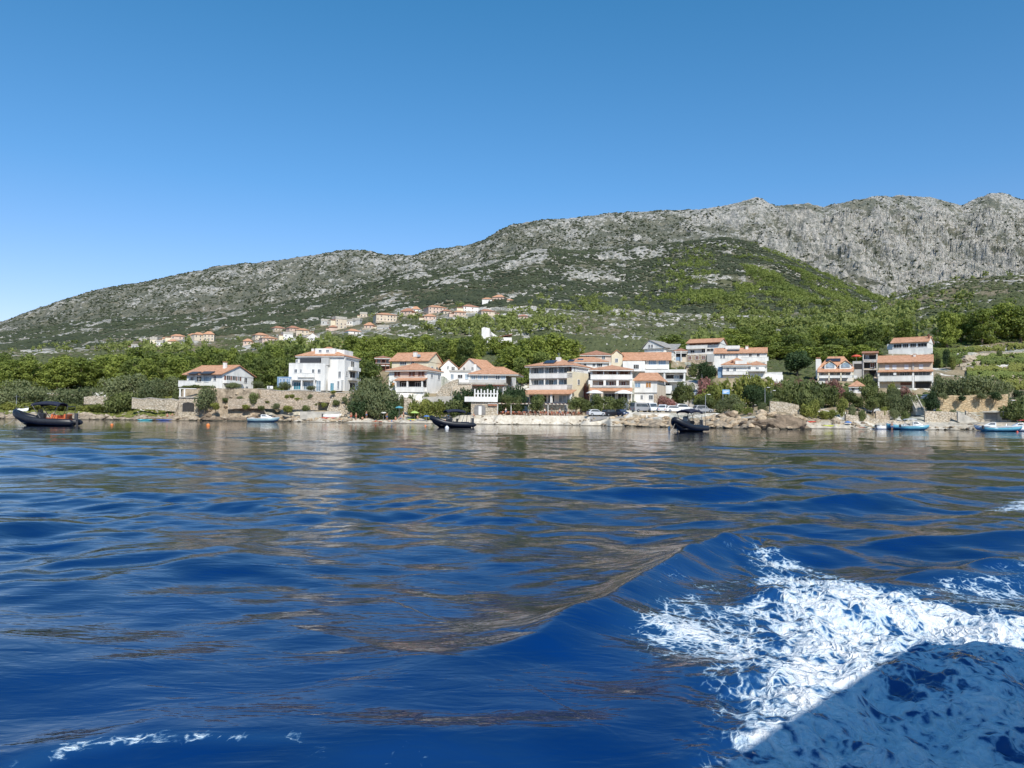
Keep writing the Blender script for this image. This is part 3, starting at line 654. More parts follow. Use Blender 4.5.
# ---- reddish brown
h = House('redbrown', 'loggia_house', 'small house with dark red timber loggias beside the yellow gabled house', 'house')
h.body(376,390,357.5,PINK); h.hip(374,391.5,358,355.2,TILEO,-1.6,8,.4,.4)
h.boxes('loggia',[(376.5,389.5,359,364.5,-.1,.05),(376.5,389.5,366.5,371,-.1,.05)],BROWN); h.floor_(375.5,390,365.5,-1.4); h.rail(375.5,390,363.8,365.6,-1.4,BROWN)
h.cols((376.2,381,385.5,389.6),358,371,-1.4,BROWN,.25); h.win(378,380,360,364,-.1); h.win(386,388.5,360,364,-.1); h.win(379,381,367,370.5,-.1)
# ---- yellow gabled
h = House('yellow', 'gabled_house', 'cream yellow house with a long orange gabled roof and a stub chimney', 'house')
Sd = (442-428)*h.kx/math.sin(h.th)
h.body(391,428,361,CREAM,dep=Sd); h.gablex(388.5,429.5,360.5,351,TILE,CREAM,-.6,Sd,.6)
h.chim(411.5,351.5,356,1.8,1.0); h.box('skylight',415.5,418,354,356.2,.8,1.6,GLASSB); h.win(399.5,406,361.8,364.5,mull=2); h.win(411,414,361.8,364.5); h.swin(431,433,366,370,0); h.swin(436,438,366,370,0)
# ---- front house
h = House('front5', 'guest_house', 'two storey house with brown shuttered windows and a small orange porch roof above the beach', 'house')
Sd = (441.5-427)*h.kx/math.sin(h.th)
h.body(388,427,370,WHITE,dep=Sd); h.hip(385.5,429,369.6,362.4,TILE,-1,Sd,.7,.5)
h.box('painted_panel',394,425,371,377.3,-.03,.0,PINK)
for a_ in (394.2,409.3,418.6): h.shutters(a_+.6,a_+4,371.4,376.2,BROWN,-.04)
h.lean(397,427.5,380.4,377.8,TILE,-2.4,0); h.cols((399,410.8,425.5),380.2,388,-2.2,None,.35)
h.box('painted_veranda_shade',399.5,426.5,381,387.2,-.08,.0,DARK); h.win(401.5,408.5,382.5,387,-.1,glass=DARK,mull=2); h.win(415.5,422,382.5,387,-.1,glass=DARK,mull=2)  # flat dark plate on the wall paints the shade under the porch
h.shutters(392.3,395.2,382.5,386.3,OCHRE); h.rail(399,427.5,387.5,391.5,-2.3); h.floor_(399,427.5,391.5,-2.3)
h.box('garage_door',410.5,418.5,392,397.5,-1.0,.02,DARK); h.wbox('plinth',h.X(399),h.X(427.4),-1.9,.0,-3,h.Zz(391.6)-.25,WHITE)
h.swin(438,440,373.5,378,0); h.swin(430.5,432.5,373.5,377,0); h.aerial(405,356,363,3)
# ---- small white gable
h = House('gable6', 'white_cottage', 'small white gable-fronted house squeezed behind the yellow house', 'house')
h.body(441,457.5,367,WHITE); h.gabley(438.5,458.8,367.8,359.2,TILE,WHITE,xm=448.5); h.win(451.5,454.5,366.8,370.2,glass=DARK); h.win(446.8,448.4,366,369)
# ---- white gable 7 + its long roof
h = House('gable7', 'gabled_house', 'white gable-fronted house whose orange roof runs back behind the flat-topped terrace', 'house')
h.body(459.5,480,367.5,WHITE,dep=8.6); h.gabley(457.5,482,368.6,357.8,TILE,WHITE,xm=469.5,f1=8.6); h.win(463,465,367,371,glass=DARK); h.win(471.5,473.5,367,370)
# ---- orange roofed 8
h = House('orange8', 'terraced_house', 'low house with a broad orange hip roof and a wide grey flat terrace slab', 'house')
h.body(470,506,374,GREY,dep=10); h.hip(468,519,373.8,366,TILE,-.8,10,.5,.4); h.sbox('side_wall',506.05,517,374,384,-8,0,WHITE)
h.boxes('wing',[(449,470,371.5,384,-.2,7)],WHITE); h.rail(448.5,470.5,370.6,372,-.4,CONC)
h.win(457.5,462,375,378.3,-.2,glass=DARK); h.win(450.5,453,374.5,379,-.2,glass=GLASSB); h.win(465,468,374.5,379,-.2,glass=GLASSB)
for a_, g_ in ((471,GLASSB),(477.5,GLASSB),(483.5,GLASSB),(495.5,GLASS),(501,GLASSB)): h.win(a_,a_+4,375.5,379.5,0,glass=g_)
h.rail(470,506,380.5,383.6,-2.0,GREY); h.box('terrace_slab',448,507,383.5,385.4,-5,2,CONC); h.box('slab_edge',470,507,385.6,386.6,-5.1,-4.8,BROWN)
h.cols((449.5,461,500.5,506),385.5,396,-4.7,GREY,.35); h.box('lower_wall',449,506,385.4,396,-.5,.0,WHITE); h.chim(472.5,363.5,370,3,.6)
# ---- boathouse with balustrade
h = House('boathouse', 'boathouse', 'stone boathouse with an arched grey gate under a white balustraded terrace', 'boathouse')
h.body(471,497,402,STONEP,dep=6); h.box('terrace_slab',464.5,497.5,397,402,-.5,6,WHITE)
for i in range(8): h.cols((474.6+i*3.2,),389.2 if i%2==0 else 390.5,397,-.4,WHITE,.3,'baluster')
h.rail(474,498,393.6,394.4,-.35,part='handrail')
gx0, gx1 = h.X(474.2), h.X(485.6); prof = [(gx0,0),(gx1,0),(gx1,h.Zz(407.5))]+[((gx0+gx1)/2+(gx1-gx0)/2*math.cos(a_), h.Zz(407.5)+.6*math.sin(a_)) for a_ in (.5,1.05,1.57,2.09,2.64)]+[(gx0,h.Zz(407.5))]
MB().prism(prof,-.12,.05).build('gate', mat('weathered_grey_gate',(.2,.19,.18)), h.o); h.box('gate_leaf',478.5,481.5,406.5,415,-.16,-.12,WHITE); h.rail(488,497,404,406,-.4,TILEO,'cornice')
# ---- hotel
h = House('hotel', 'hotel', 'pale three storey hotel with long glazed balconies above a terracotta lean-to roof', 'hotel')
Sd = (588.5-572)*h.kx/math.sin(h.th); X0 = 527.5
h.body(X0,572,365.5,WHITE,dep=Sd,f0=1.6); h.hip(524,574,364.8,357,TILE,-.9,Sd+2,.5,.45); h.box('roof_deck',525.5,573,364.9,366.4,-.8,4,WHITE)
for (ya, yb_, yc, yd) in ((366.6,372.6,373,377.8),(379,384.4,384.8,389.4)):
    for k_ in range(8): h.win(530+k_*5.2,530+k_*5.2+4.3,ya+.4,yc+2.5,1.6,glass=GLASSB if k_%3 else GLASS)
    h.rail(X0,572,yc,yd,0); h.floor_(X0,572,yd-.2,.18,1.6); h.box('side_screen',X0,X0+1.1,ya-1,yd,0.2,1.6,WHITE); h.box('side_screen',570.9,572,ya-1,yd,.2,1.6,WHITE)
h.cols((543.2,557),366,378,.2,WHITE,.25); h.cols((543.2,557),379,389.4,.2,WHITE,.25); h.sbox('side_wall',572.0,588.5,371.5,413,-1.4,.12,CREAM)
h.sbox('side_gallery',573.5,583.5,366.5,371.2,-1.2,.0,BROWN); h.swin(577,579,379,384,.12); h.swin(583,585,391,396,.12,glass=DARK)
h.lean(522.5,576.5,394,389.6,TILE,-3.4,0,'porch_roof'); h.cols((524,540.5,556,575.5),393.6,403,-3.0,WHITE,.45)
h.box('ground_wall',X0,572,389.5,413,.0,1.6,WHITE); 
for a_, b_, g_ in ((529,535,DARK),(537,546,DARK),(548,554,GLASS),(559,570,GLASSB)): h.win(a_,b_,395.5,402,0,glass=g_,mull=2)
h.box('terrace_base',528,577,403.5,414,-.5,-.05,STONEP); 
h.lean(541,552,361.8,358.6,SOLAR,.6,2.6,'solar_panel'); h.lean(563,569,360.2,358.2,SOLAR,2.3,3.4,'solar_panel'); h.wbox('chimney',h.X(551.5)-.5,h.X(551.5)+.5,3.2,4.2,h.Zz(361),h.Zz(355.5),WHITE); h.aerial(552,351,356,3.6)
# ---- wing behind the hotel
h = House('wing11', 'annex_building', 'white annex with a shallow orange roof and dark upper windows right behind the hotel', 'building')
h.body(577,607.5,362,WHITE,dep=10); h.hip(564,609,361.6,356,TILE,-.7,10,.5,.35)
for a_ in (578.3,583.5,592.5): h.win(a_,a_+2.6,363.8,366.2,0,glass=DARK)
h.win(597,602,363.4,366.6,0,glass=DARK,mull=2); h.rail(577,607,368.5,372,-1.2); h.lean(577,583,359.5,358,SOLAR,1.2,2.6,'solar_panel')
h.box('painted_shade',588,604,373,380,-.06,0,DARK)  # thin dark plate, shade painted on a flat wall
# ---- brown 12
h = House('brown12', 'old_house', 'low house with a faded brown tile roof above the hotel annex', 'house')
h.body(581,611,355,PINK,dep=9); h.hip(579,613,354.6,349.6,TILEO,-.6,9,.5,.5); h.win(586,589,355.6,359); h.win(602,605,355.6,359); h.chim(580,348,352,2,.6)
# ---- gable 13
h = House('gable13', 'long_house', 'long orange roofed building with a white gable tower and blue window bays', 'building')
h.body(622,669,360,WHITE,dep=10); h.gablex(620,671.5,360,351,TILE,WHITE,-1,10,.5)
h.box('gable_tower',611,622,354.5,378,-2.2,4,CREAM); h.gabley(610,623,355,349.8,TILE,CREAM,f0=-2.4,f1=4,part='tower_roof'); h.win(615,617.5,359,362.5,-2.2)
for a_ in (648.5,658.5): h.win(a_,a_+7.2,359.8,364.6,-.02,glass=BLUEW,mull=3)
h.win(642,645.5,360,364,0,glass=DARK); h.box('front_block',623,645,362,372,-4,-.02,WHITE); h.rail(646,669,365.5,369,-1.2); h.box('painted_shade',646,668,369.2,371.4,-.3,0,DARK)  # dark strip below the balcony is painted shade, the wall has no hollow
h.win(634,639,365.5,369.5,-4,glass=DARK,mull=2); h.sbox
# ---- front house centre
h = House('front14', 'seafront_house', 'three storey seafront house with white balconies, brown doors and small hip roof', 'house')
h.body(590.5,632,369.5,WHITE,f0=1.5,dep=10); h.hip(588.5,633.5,369.2,363.8,TILE,-.8,10,.5,.5)
h.box('back_panel',592,630.5,370,386,1.42,1.5,PINK)
for a_ in (598,610,621.5): h.shutters(a_,a_+4.8,370.9,374.6,BROWN,1.4)
h.rail(590,632.3,374.9,379.5,0); h.floor_(590,632.3,379.4,.18,1.5); h.cols((590.6,603.2,617,631),369.6,375,.2,WHITE,.3)
h.cols((590.8,604.3,617.3,630.8),379.6,387.4,.2,WHITE,.55)
for a_ in (598.3,609,621): h.win(a_,a_+4.4,381.3,387,1.4,glass=BROWN,name='door')
h.win(606,607.6,381.8,386.6,1.4); h.rail(592,630,385.8,387.6,.1,GREY,'balcony')
h.lean(589.5,632.5,390.8,387.6,TILE,-1.4,.6); h.box('ground_wall',590,632,391,412,.6,1.5,WHITE)
for a_, c_ in ((594,599),(604,615),(618,627)): h.win(a_,c_,394,400,.6,glass=DARK,mull=2)
h.cols((590.8,602,616,630),391,411,-1.2,BEIGE,.5)
# ---- side 15
h = House('side15', 'stone_cornered_house', 'small two storey house with orange shutters and rough stone corner beside the vans', 'house')
h.body(634,657,380,WHITE,dep=9); h.slab([((h.X(633),-.6,h.Zz(380)),(h.X(660),-.6,h.Zz(380)),(h.X(654),4,h.Zz(371.5)),(h.X(635.5),4,h.Zz(371.5))),((h.X(660),-.6,h.Zz(380)),(h.X(660),9,h.Zz(380)),(h.X(654),4,h.Zz(371.5)))],TILE)
h.sbox('side_wall',657.02,666,383,410,-.6,.05,BEIGE); h.win(634.8,640,383,387,0,glass=BLUEW); h.shutters(647,649.8,382.4,387.4,OCHRE)
h.win(640.6,642.6,395.3,399.4); h.win(649,652.8,395.3,399.4); h.box('string_course',634,657.4,392.2,393,-.25,0,GREY); h.box('stone_corner',654,657.5,394,410,-.12,0,STONE)
h.lean(633,652,405.5,403,BEIGE,-2.4,0,'porch_roof')
# ---- terraces 16
h = House('terr16', 'terraced_building', 'flat-roofed white terraced building with dark shaded openings up the lane', 'building')
h.body(641,685,373.5,WHITE,dep=8); h.box('roof_slab',645,686.5,370,373,-2.5,8.2,WHITE); h.boxes('painted_shade',[(666,683,375,378.8,-.06,0),(664,670,383,388,-.06,0),(655,661,374.8,377.6,-.06,0)],DARK)  # shaded openings painted as dark plates on the solid block
h.cols((664.5,684.5),373,394,-2.3,WHITE,.45); h.floor_(650,685,381.5,-2.4); h.rail(650,674,379.6,381.6,-2.4,GREY); h.box('lower_block',645,672,386,394,-3.2,-.02,WHITE)
h.win(674,679,375.6,378.4,-.07,glass=GLASSB); h.win(664.8,669.5,383.5,387.5,-.07,glass=DARK)
h.lean(643,662,380.2,378,GREY,-3.5,-.1,'pergola_roof')
# ---- chalet 17
h = House('chalet', 'chalet', 'grey roofed white house with a steep front gable at the foot of the pines', 'house')
h.body(644,664,347.5,WHITE,dep=9); h.gabley(642,666,347.2,338.8,TILEG,WHITE,f0=-.8,f1=9,xm=650); h.win(649.2,650.8,344,347,-.55,glass=DARK); h.win(652,653.6,344,347,-.55,glass=DARK)
h.box('side_block',656,672,349,356,2,9,WHITE); h.slab([((h.X(655),1.5,h.Zz(349.8)),(h.X(674),1.5,h.Zz(349.8)),(h.X(668),9,h.Zz(342)),(h.X(650),9,h.Zz(341)))],TILEG,'side_roof')
# ---- small 18
h = House('small18', 'small_house', 'small house with a brown roof and blue shaded porch left of the tall white house', 'house')
h.body(675,686.5,351,BEIGE); h.hip(673.5,688,350.6,347.2,TILEO,-.7,7,.4,.5); h.box('painted_shade',676,686,353.5,357,-.06,0,DARK); h.box('blue_panel',676,682,357,360.5,-.05,0,BLUEW); h.cols((675.5,681),351,362,-.7,WHITE,.25); h.floor_(675,687,352.8,-.8)  # porch shade painted as a dark plate
# ---- white 19
h = House('white19', 'tall_house', 'tall white house by the lane with orange roof and stone ground floor', 'house')
h.body(686.5,720,342.5,WHITE,dep=9); h.gablex(685.8,721.5,342,337,TILE,WHITE,-1.2,8,.4)
h.box('painted_shade',689,719,342.6,343.8,-.5,0,BROWN)  # brown strip painted in as shade below the eave
for a_, c_, yt, yb in ((689,695,342.7,344.6),(698,699.5,342.7,344.5),(702,704.5,342.8,344.6),(708,711.5,342.6,344.4),(714,718,342.8,344.4),(690,694,349.3,352),(701.5,705,348.3,351.6),(706.8,713.5,348.3,350.8)): h.win(a_,c_,yt,yb,-.02,glass=DARK)
h.rail(686.2,708,344.9,348,-1.1); h.box('stone_base',686.4,712,354,366,-.9,0,STONE)
for a_ in (688.5,696,702.5): h.win(a_,a_+3,355.5,359,-.9,glass=BROWN)
h.box('bin_store',708,716,354,362,-1.5,-1,GREY); h.swin(721.6,723,347,350,0)
# ---- long 20
h = House('long20', 'row_house', 'long white row house with a straight orange roof above the hip-roofed house', 'house')
h.body(713,767,352.8,WHITE,dep=9); h.gablex(712,767.8,352.4,346.2,TILE,WHITE,-.6,9,.4)
for a_ in (719.5,722.5): h.win(a_,a_+1.8,353.8,357.6)
h.win(749,751.5,353.6,356.4,glass=DARK); h.win(757,759.5,353.6,356.4,glass=DARK); h.win(736,737.4,353.8,357)
h.boxes('roof_terrace',[(724,739,343.8,348,3.5,6)],WHITE); h.lean(726.5,739,349.2,347.2,SOLAR,.9,2.9,'solar_panel'); h.rail(741,768.5,357.5,361.3,-1.6); h.chim(746.5,345,349,3,.8)
h.sbox; h.rail(766,782,373,377.5,-3.0,WHITE,'terrace_wall')
# ---- hip 21
h = House('hip21', 'hip_roofed_house', 'white house with stepped orange hip roofs and a blue grey left side', 'house')
h.body(722,765,364.5,WHITE,dep=10); h.hip(720,752,364.2,356.2,TILE,-.8,10,.5,.45); h.hip(746,767,364.6,359.8,TILE,-.3,9,.4,.45,part='lower_roof')
h.box('dormer',735,746.8,360.4,365,-.6,3,WHITE); h.box('gable_window',731,733.2,360,363.6,.2,1,BROWN)
h.box('side_bay',716.8,722.2,366.2,380,.6,9,BLUEW); 
for a_ in (726,733,748,756): h.win(a_,a_+2.6,367.2,371.6,0)
h.rail(722,748,365.6,367,-.5); h.floor_(722,748,374,-1.3); h.rail(722,748,371.6,374,-1.3); h.box('roof_garden_wall',748,766,369.5,371.5,-1.4,0,WHITE)
# ---- arches 22
h = House('arch22', 'twin_gabled_villa', 'villa with two small arched gables and a skylight in its pale orange roof', 'villa')
h.body(819,853,367,WHITE,dep=10); r_ = h.hip(817,854.5,368,355,TILE,-.2,10,.4,.25); h.box('side_block',815,820,358,378,1,8,WHITE); h.chim(817.5,357,361,2,1.0,BROWN)
h.lean(825.5,840.5,359.6,357,SOLAR,2.6,3.6,'skylight')
for a_, c_ in ((823.2,837),(838.6,852.6)):
    h.box('dormer',a_+1,c_-1,364,369,-.9,3,WHITE); h.gabley(a_,c_,365,359.8,TILE,CREAM,f0=-1.1,f1=3,part='dormer_roof')
    m_ = (h.X(a_)+h.X(c_))/2; pr = [(m_+1.1*math.cos(q_), h.Zz(365.6)+.8*math.sin(q_)) for q_ in [i_*math.pi/6 for i_ in range(7)]]+[(m_-1.1,h.Zz(367.6)),(m_+1.1,h.Zz(367.6))]
    MB().prism(pr,-1.0,-.92).build('arched_window',GLASSB,h.o)
h.lean(817,853.8,371.8,367.8,TILE,-2.6,-.2,'porch_roof'); h.cols((818,829,841,853),371.5,381,-2.4,CREAM,.35); h.rail(817,857,375.8,378.2,-2.4)
for a_, c_ in ((820.5,823),(830,833.5),(837,843.5),(846,850)): h.win(a_,c_,372.6,375.6,0,glass=GLASS)
# ---- dark 23
h = House('dark23', 'loggia_house', 'narrow brownish three storey house with dark loggias left of the apartment house', 'house')
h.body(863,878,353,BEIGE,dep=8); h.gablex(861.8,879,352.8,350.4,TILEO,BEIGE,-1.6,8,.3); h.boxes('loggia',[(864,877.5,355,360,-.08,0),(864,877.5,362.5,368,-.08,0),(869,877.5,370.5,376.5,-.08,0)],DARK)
h.win(866,868.8,355.6,359.8,-.1,glass=GLASS); h.win(870.5,874.5,363,367.5,-.1,glass=BROWN); h.floor_(863,878,361.6,-1.4,m=GREY); h.floor_(863,878,369.4,-1.4,m=GREY); h.rail(863,878,359.8,361.2,-1.4,GREY); h.cols((863.4,877),353,378,-1.3,GREY,.3)
h.box('terrace_block',852.5,863,361,379,-1,5,GREY); h.boxes('painted_shade',[(854,862,363.5,369,-1.06,-1)],DARK)  # dark plate paints shade onto the terrace block
# ---- big 24
h = House('big24', 'apartment_house', 'large apartment house with a bright orange roof and a thin orange balcony canopy', 'house')
h.body(877,933,361.5,BEIGE,dep=10); h.gablex(875.6,934,361.4,353.4,TILE,BEIGE,-1,9.4,.5); h.chim(914.5,353.2,357,3.2,.6)
for a_ in (884.5,892,904.5,919.5): h.win(a_,a_+3.6,364.2,368.4,0,glass=FRAME,mull=0)
h.lean(876.4,933.6,371.2,369.4,TILE,-1.9,0,'canopy')
for a_, c_ in ((878.5,887),(888.5,896),(899.5,909),(915,930)): h.win(a_,c_,371.8,375.4,0,glass=GLASS,mull=3)
h.rail(876.8,912,375.8,381,-1.7); h.rail(914.5,933.4,375.8,381,-1.7); h.floor_(876.8,933.4,380.8,-1.5,m=WHITE); h.cols((877.4,913.2,932.6),371,388,-1.6,WHITE,.4)
h.box('drain_wall',912.2,914.2,361.5,388,-.25,0,GREY); h.box('garage_recess',915.5,931,381.8,388,-.1,.0,DARK); h.box('garage_recess',900,911,382,385,-.1,.0,BROWN)
h.box('satellite_dish',893,896,372.6,375,-1.9,-1.75,WHITE)
# ---- white 25
h = House('white25', 'hillside_house', 'white bungalow with four dark windows standing highest on the right hillside', 'house')
h.body(891.5,928,341.8,WHITE,dep=9); h.gablex(889.5,929.6,341.4,335.2,TILE,WHITE,-.8,9,.4)
for a_, c_ in ((893,901),(902.6,908),(910.2,916),(918,927)): h.win(a_,c_,342.9,346.4,0,glass=DARK,mull=2)
h.box('left_annex',885.5,891.5,342.2,347.5,.5,6,WHITE); h.box('terrace_wall',889,934,348.8,354,-2.6,-2.3,WHITE); h.box('chimney',927,928.5,333.5,338,2,2.6,BROWN)
# ---- small 26
h = House('small26', 'garden_house', 'small low garden house with a patched orange roof below the loggia house', 'house')
h.body(849,864,386,WHITE); h.hip(848,866,386,380,TILE,-.6,6,.4,.5); h.win(851.5,854.5,387.5,391,glass=DARK); h.win(858.5,861.5,387.5,391,glass=DARK)
# ---- church
h = House('church', 'hill_chapel', 'modern white chapel on the hill with a tall slanting slab tower and low gabled hall', 'chapel')
h.wbox('tower_wall',h.X(481.5),h.X(489.4),0,1.2,-2,h.Zz(328),WHITE)
MB().prism([(h.X(481.5),h.Zz(328)),(h.X(484),h.Zz(326.6)),(h.X(498),h.Zz(336.4)),(h.X(498),-2),(h.X(489.5),-2),(h.X(489.5),h.Zz(328))],1.25,3).build('sloping_wall',WHITE,h.o)
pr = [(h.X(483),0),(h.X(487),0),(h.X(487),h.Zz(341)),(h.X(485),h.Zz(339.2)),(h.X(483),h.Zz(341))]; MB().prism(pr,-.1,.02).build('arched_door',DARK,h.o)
h.wbox('hall_wall',h.X(492),h.X(512),3.05,14,-2,h.Zz(336.6),WHITE); h.slab([((h.X(490.5),2.6,h.Zz(337.8)),(h.X(512.4),2.6,h.Zz(333)),(h.X(512.4),15,h.Zz(333)),(h.X(490.5),15,h.Zz(337.8)))],TILEO)
# ---- bunker & gate
h = House('bunker', 'boat_shelter', 'low concrete boat shelter with a square dark opening at the right end of the shore', 'shed')
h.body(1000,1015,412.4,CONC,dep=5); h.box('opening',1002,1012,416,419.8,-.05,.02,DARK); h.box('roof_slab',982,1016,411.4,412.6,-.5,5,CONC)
h.body(983,1000,412.8,CONC,dep=5,f0=.6,part='gate_wall'); h.box('gate',985,997,413.2,420.8,.5,.62,mat('weathered_grey_gate',(.2,.19,.18)))
# ------------------------------------------------------------------ the hillside hamlet
VIL = [ # x0,x1,roof top,eave,base, wall, roof, D, rooftype
 (131,139,344,345,353,'grey','flat',520),(150,157,337,339.5,344,'cream','flat',640),(156,163,340,342,347,'white','flat',620),
 (139,147,338.5,340,343,'grey','flat',690),(162,168,337,338.5,342,'cream','tile',690),(171,185,333.8,336,341,'pink','tile',660),(167,176,339,341,346,'cream','tile',600),(188,197,333,335,339,'pink','tile',690),
 (194,206,332,334.5,341,'beige','tile',660),(203,214,331,334,342,'beige','tile',640),(206,217,346.5,349,353,'white','tile',520),(243,252,338.5,341,345,'pink','tile',610),
 (255,269,332.5,335,341,'beige','tile',640),(262,278,336,338,342.5,'pink','tile',600),(274,286,325.8,328,332,'beige','old',700),(283,293,332,334,340,'white','flat',640),
 (289,301,325.5,328,333,'pink','old',700),(296,309,328,330,336,'beige','tile',690),(306,319,332.6,337.5,343.5,'white','gable',560),(321,330,319,321,327,'grey','flat',760),
 (329,337,325,327,331,'pink','old',700),(335,347,316.5,319,330,'beige','flat',680),(348,361,328.5,331,335.5,'white','tile',600),(360,367,312,314,318,'beige','flat',740),
 (352,360,318,320,325,'grey','flat',720),(364,373,322,325,329.5,'pink','tile',640),(376,397,312,314.5,323,'beige','tile',660),(377,389,325,327,331,'grey','flat',600),
 (400,412,307.5,311,316,'pink','old',720),(424,436,313.5,316,321,'pink','tile',680),(428,447,304.5,307,313,'pink','tile',720),(443,452,309,311,315,'beige','old',690),
 (454,466,310,312,317,'pink','tile',690),(463,479,303.8,306.5,313,'white','old',720),(481,495,308.5,311,317,'beige','old',700),(482,492,297,299,304,'white','tile',800),
 (492,504,294,297,301,'pink','tile',810),(507,513,298.5,300,302.5,'pink','tile',800),(517,528,314,316,319,'pink','old',640),(336,347,340.5,343,347,'pink','tile',440),(346,353,319,321,327,'white','flat',740),(412,420,306,309,312,'white','tile',760),
]
WM = {'grey': GREY, 'cream': CREAM, 'white': WHITE, 'pink': PINK, 'beige': BEIGE}
WL = {'grey': 'grey', 'cream': 'cream', 'white': 'white', 'pink': 'pinkish', 'beige': 'beige'}
RL = {'flat': 'flat roof', 'tile': 'orange tiled roof', 'old': 'faded brown roof', 'gable': 'steep front-facing orange gable'}
cnt = {}
for x0, x1, yr, ye, yb, wc, rf, D in sorted(VIL, key=lambda v: v[0]):
    k_ = (wc, rf); cnt[k_] = cnt.get(k_, 0)+1
    lb = f"{ORD[cnt[k_]-1]} {WL[wc]} house with {RL[rf]} counted from the left in the hillside hamlet"
    if k_ in (('white','gable'),): lb = 'white house with steep orange front gable in the hillside hamlet'
    # settle the house on the slope along its own line of sight
    best = D; xm = (x0+x1)/2
    for d_ in np.arange(300, 1000, 10.):
        p = P(xm, yb, d_); 
        if HZ(p.x, p.y) >= p.z: best = d_; break
    else: best = D
    if abs(best-D) > 250: best = D
    h = House(None, 'hamlet_house', lb, 'house', 'houses of the hillside hamlet', (xm, yb, best, rnd.uniform(-14, 22) if False else 0, x0, x1, 8))
    h.o.rotation_euler.z += R(rnd.uniform(-26, 26)); w_ = (x1-x0)*h.kx
    h.body(x0, x1, ye, WM[wc], dep=w_*.8)
    if rf == 'flat': h.box('roof', x0-.3, x1+.3, yr, ye, -.3, w_*.8+.3, CONC)
    elif rf == 'gable': h.gabley(x0-.5, x1+.5, ye+.3, yr, TILE, WM[wc], f0=-.5, f1=w_*.8)
    else: h.hip(x0-.6, x1+.6, ye, yr, TILE if rf == 'tile' else TILEO, -.7, w_*.8, .6, .4, fascia=False)
    if rnd.random() < .55: 
        q_ = x1 if rnd.random() < .5 else x0-(x1-x0)*.4
        h.body(q_, q_+(x1-x0)*.4, ye+1.6, WM[wc] if rnd.random() < .5 else CREAM, dep=w_*.6, f0=w_*.1, part='side_wing'); h.box('wing_roof', q_-.2, q_+(x1-x0)*.4+.2, ye+1.2, ye+1.6, w_*.05, w_*.65, TILEO)
    if rnd.random() < .5: h.box('terrace', x0-1, x1+1.5, yb-1.4, yb+.6, -2.2, 0, STONEP)
    n_ = max(2, int((x1-x0)/3.4))
    for i in range(n_):
        cx = x0+(x1-x0)*(i+.5)/n_+rnd.uniform(-.4,.4); yy = ye+1.1
        while yy < yb-1.2:
            if rnd.random() < .85: h.win(cx-.55, cx+.55, yy, yy+1.5, 0, glass=DARK if rnd.random()<.8 else BROWN, mull=0)
            yy += 3.1
# ------------------------------------------------------------------ foliage
def leaf_cloud(blobs, n, size, rg, flat=.0, inner=.35):
    """blobs: rows of cx,cy,cz,rx,ry,rz. Returns quads spread over and in the blobs."""
    Bl = np.array(blobs, float); vol = (Bl[:,3]*Bl[:,4]+Bl[:,3]*Bl[:,5]+Bl[:,4]*Bl[:,5]); vol /= vol.sum()
    k = rg.choice(len(Bl), n, p=vol); d = rg.normal(size=(n,3)); d /= np.linalg.norm(d, axis=1)[:,None]
    r = 1-inner*rg.random(n)**1.6; r *= rg.uniform(.86, 1.14, n)
    c = Bl[k,:3]+d*Bl[k,3:]*r[:,None]
    nn_ = d+rg.normal(size=(n,3))*.65+np.array([0,0,flat]); nn_ /= np.linalg.norm(nn_, axis=1)[:,None]
    u = np.cross(nn_, rg.normal(size=(n,3))); u /= np.linalg.norm(u, axis=1)[:,None]; v = np.cross(nn_, u)
    s_ = size*rg.uniform(.55, 1.3, n)[:,None]; a = u*s_; b_ = v*s_*rg.uniform(.45, .9, n)[:,None]
    V = np.stack([c-a-b_*.4, c-a*.2+b_, c+a+b_*.3, c+a*.1-b_], 1).reshape(-1, 3)
    return V, np.arange(4*n).reshape(-1, 4)
def pine_blobs(rg, h, w, kind):
    bl = []
    if kind == 'pine':
        n = 20
        for i in range(n):
            z = h*(.16+.80*(i/n)**.95); q = 1-abs((z/h-.42)/.6)**1.7; rr = w*.5*(.25+.85*max(q,0)); a = i*2.4+rg.random()
            r_ = rr*rg.uniform(.35,.85); s_ = w*rg.uniform(.13,.21); bl.append((math.cos(a)*r_, math.sin(a)*r_, z, s_*1.25, s_*1.25, s_*.72))
        bl.append((0,0,h*.95,w*.13,w*.13,h*.07)); bl.append((0,0,h*.5,w*.24,w*.24,h*.32))
    elif kind == 'bush':
        for i in range(11):
            a = i*2.4; r_ = w*.5*rg.uniform(.1,.68); s_ = w*rg.uniform(.17,.27); bl.append((math.cos(a)*r_, math.sin(a)*r_, h*rg.uniform(.28,.72), s_, s_, h*rg.uniform(.2,.3)))
        bl.append((0,0,h*.4,w*.34,w*.34,h*.38))
    elif kind == 'round':
        for i in range(14):
            a = i*2.4; z = h*rg.uniform(.38,.85); r_ = w*.5*rg.uniform(.2,.68)*(1.1-.5*abs(z/h-.6)); s_ = w*rg.uniform(.16,.25); bl.append((math.cos(a)*r_, math.sin(a)*r_, z, s_, s_, s_*.85))
        bl.append((0,0,h*.62,w*.33,w*.33,h*.3))
    elif kind == 'cone':
        for i in range(9):
            z = h*(.1+.85*i/9); s_ = w*.5*(1.05-.9*(i/9)**1.3); bl.append((rg.uniform(-.1,.1)*w, rg.uniform(-.1,.1)*w, z, s_, s_, h*.11))
    return bl
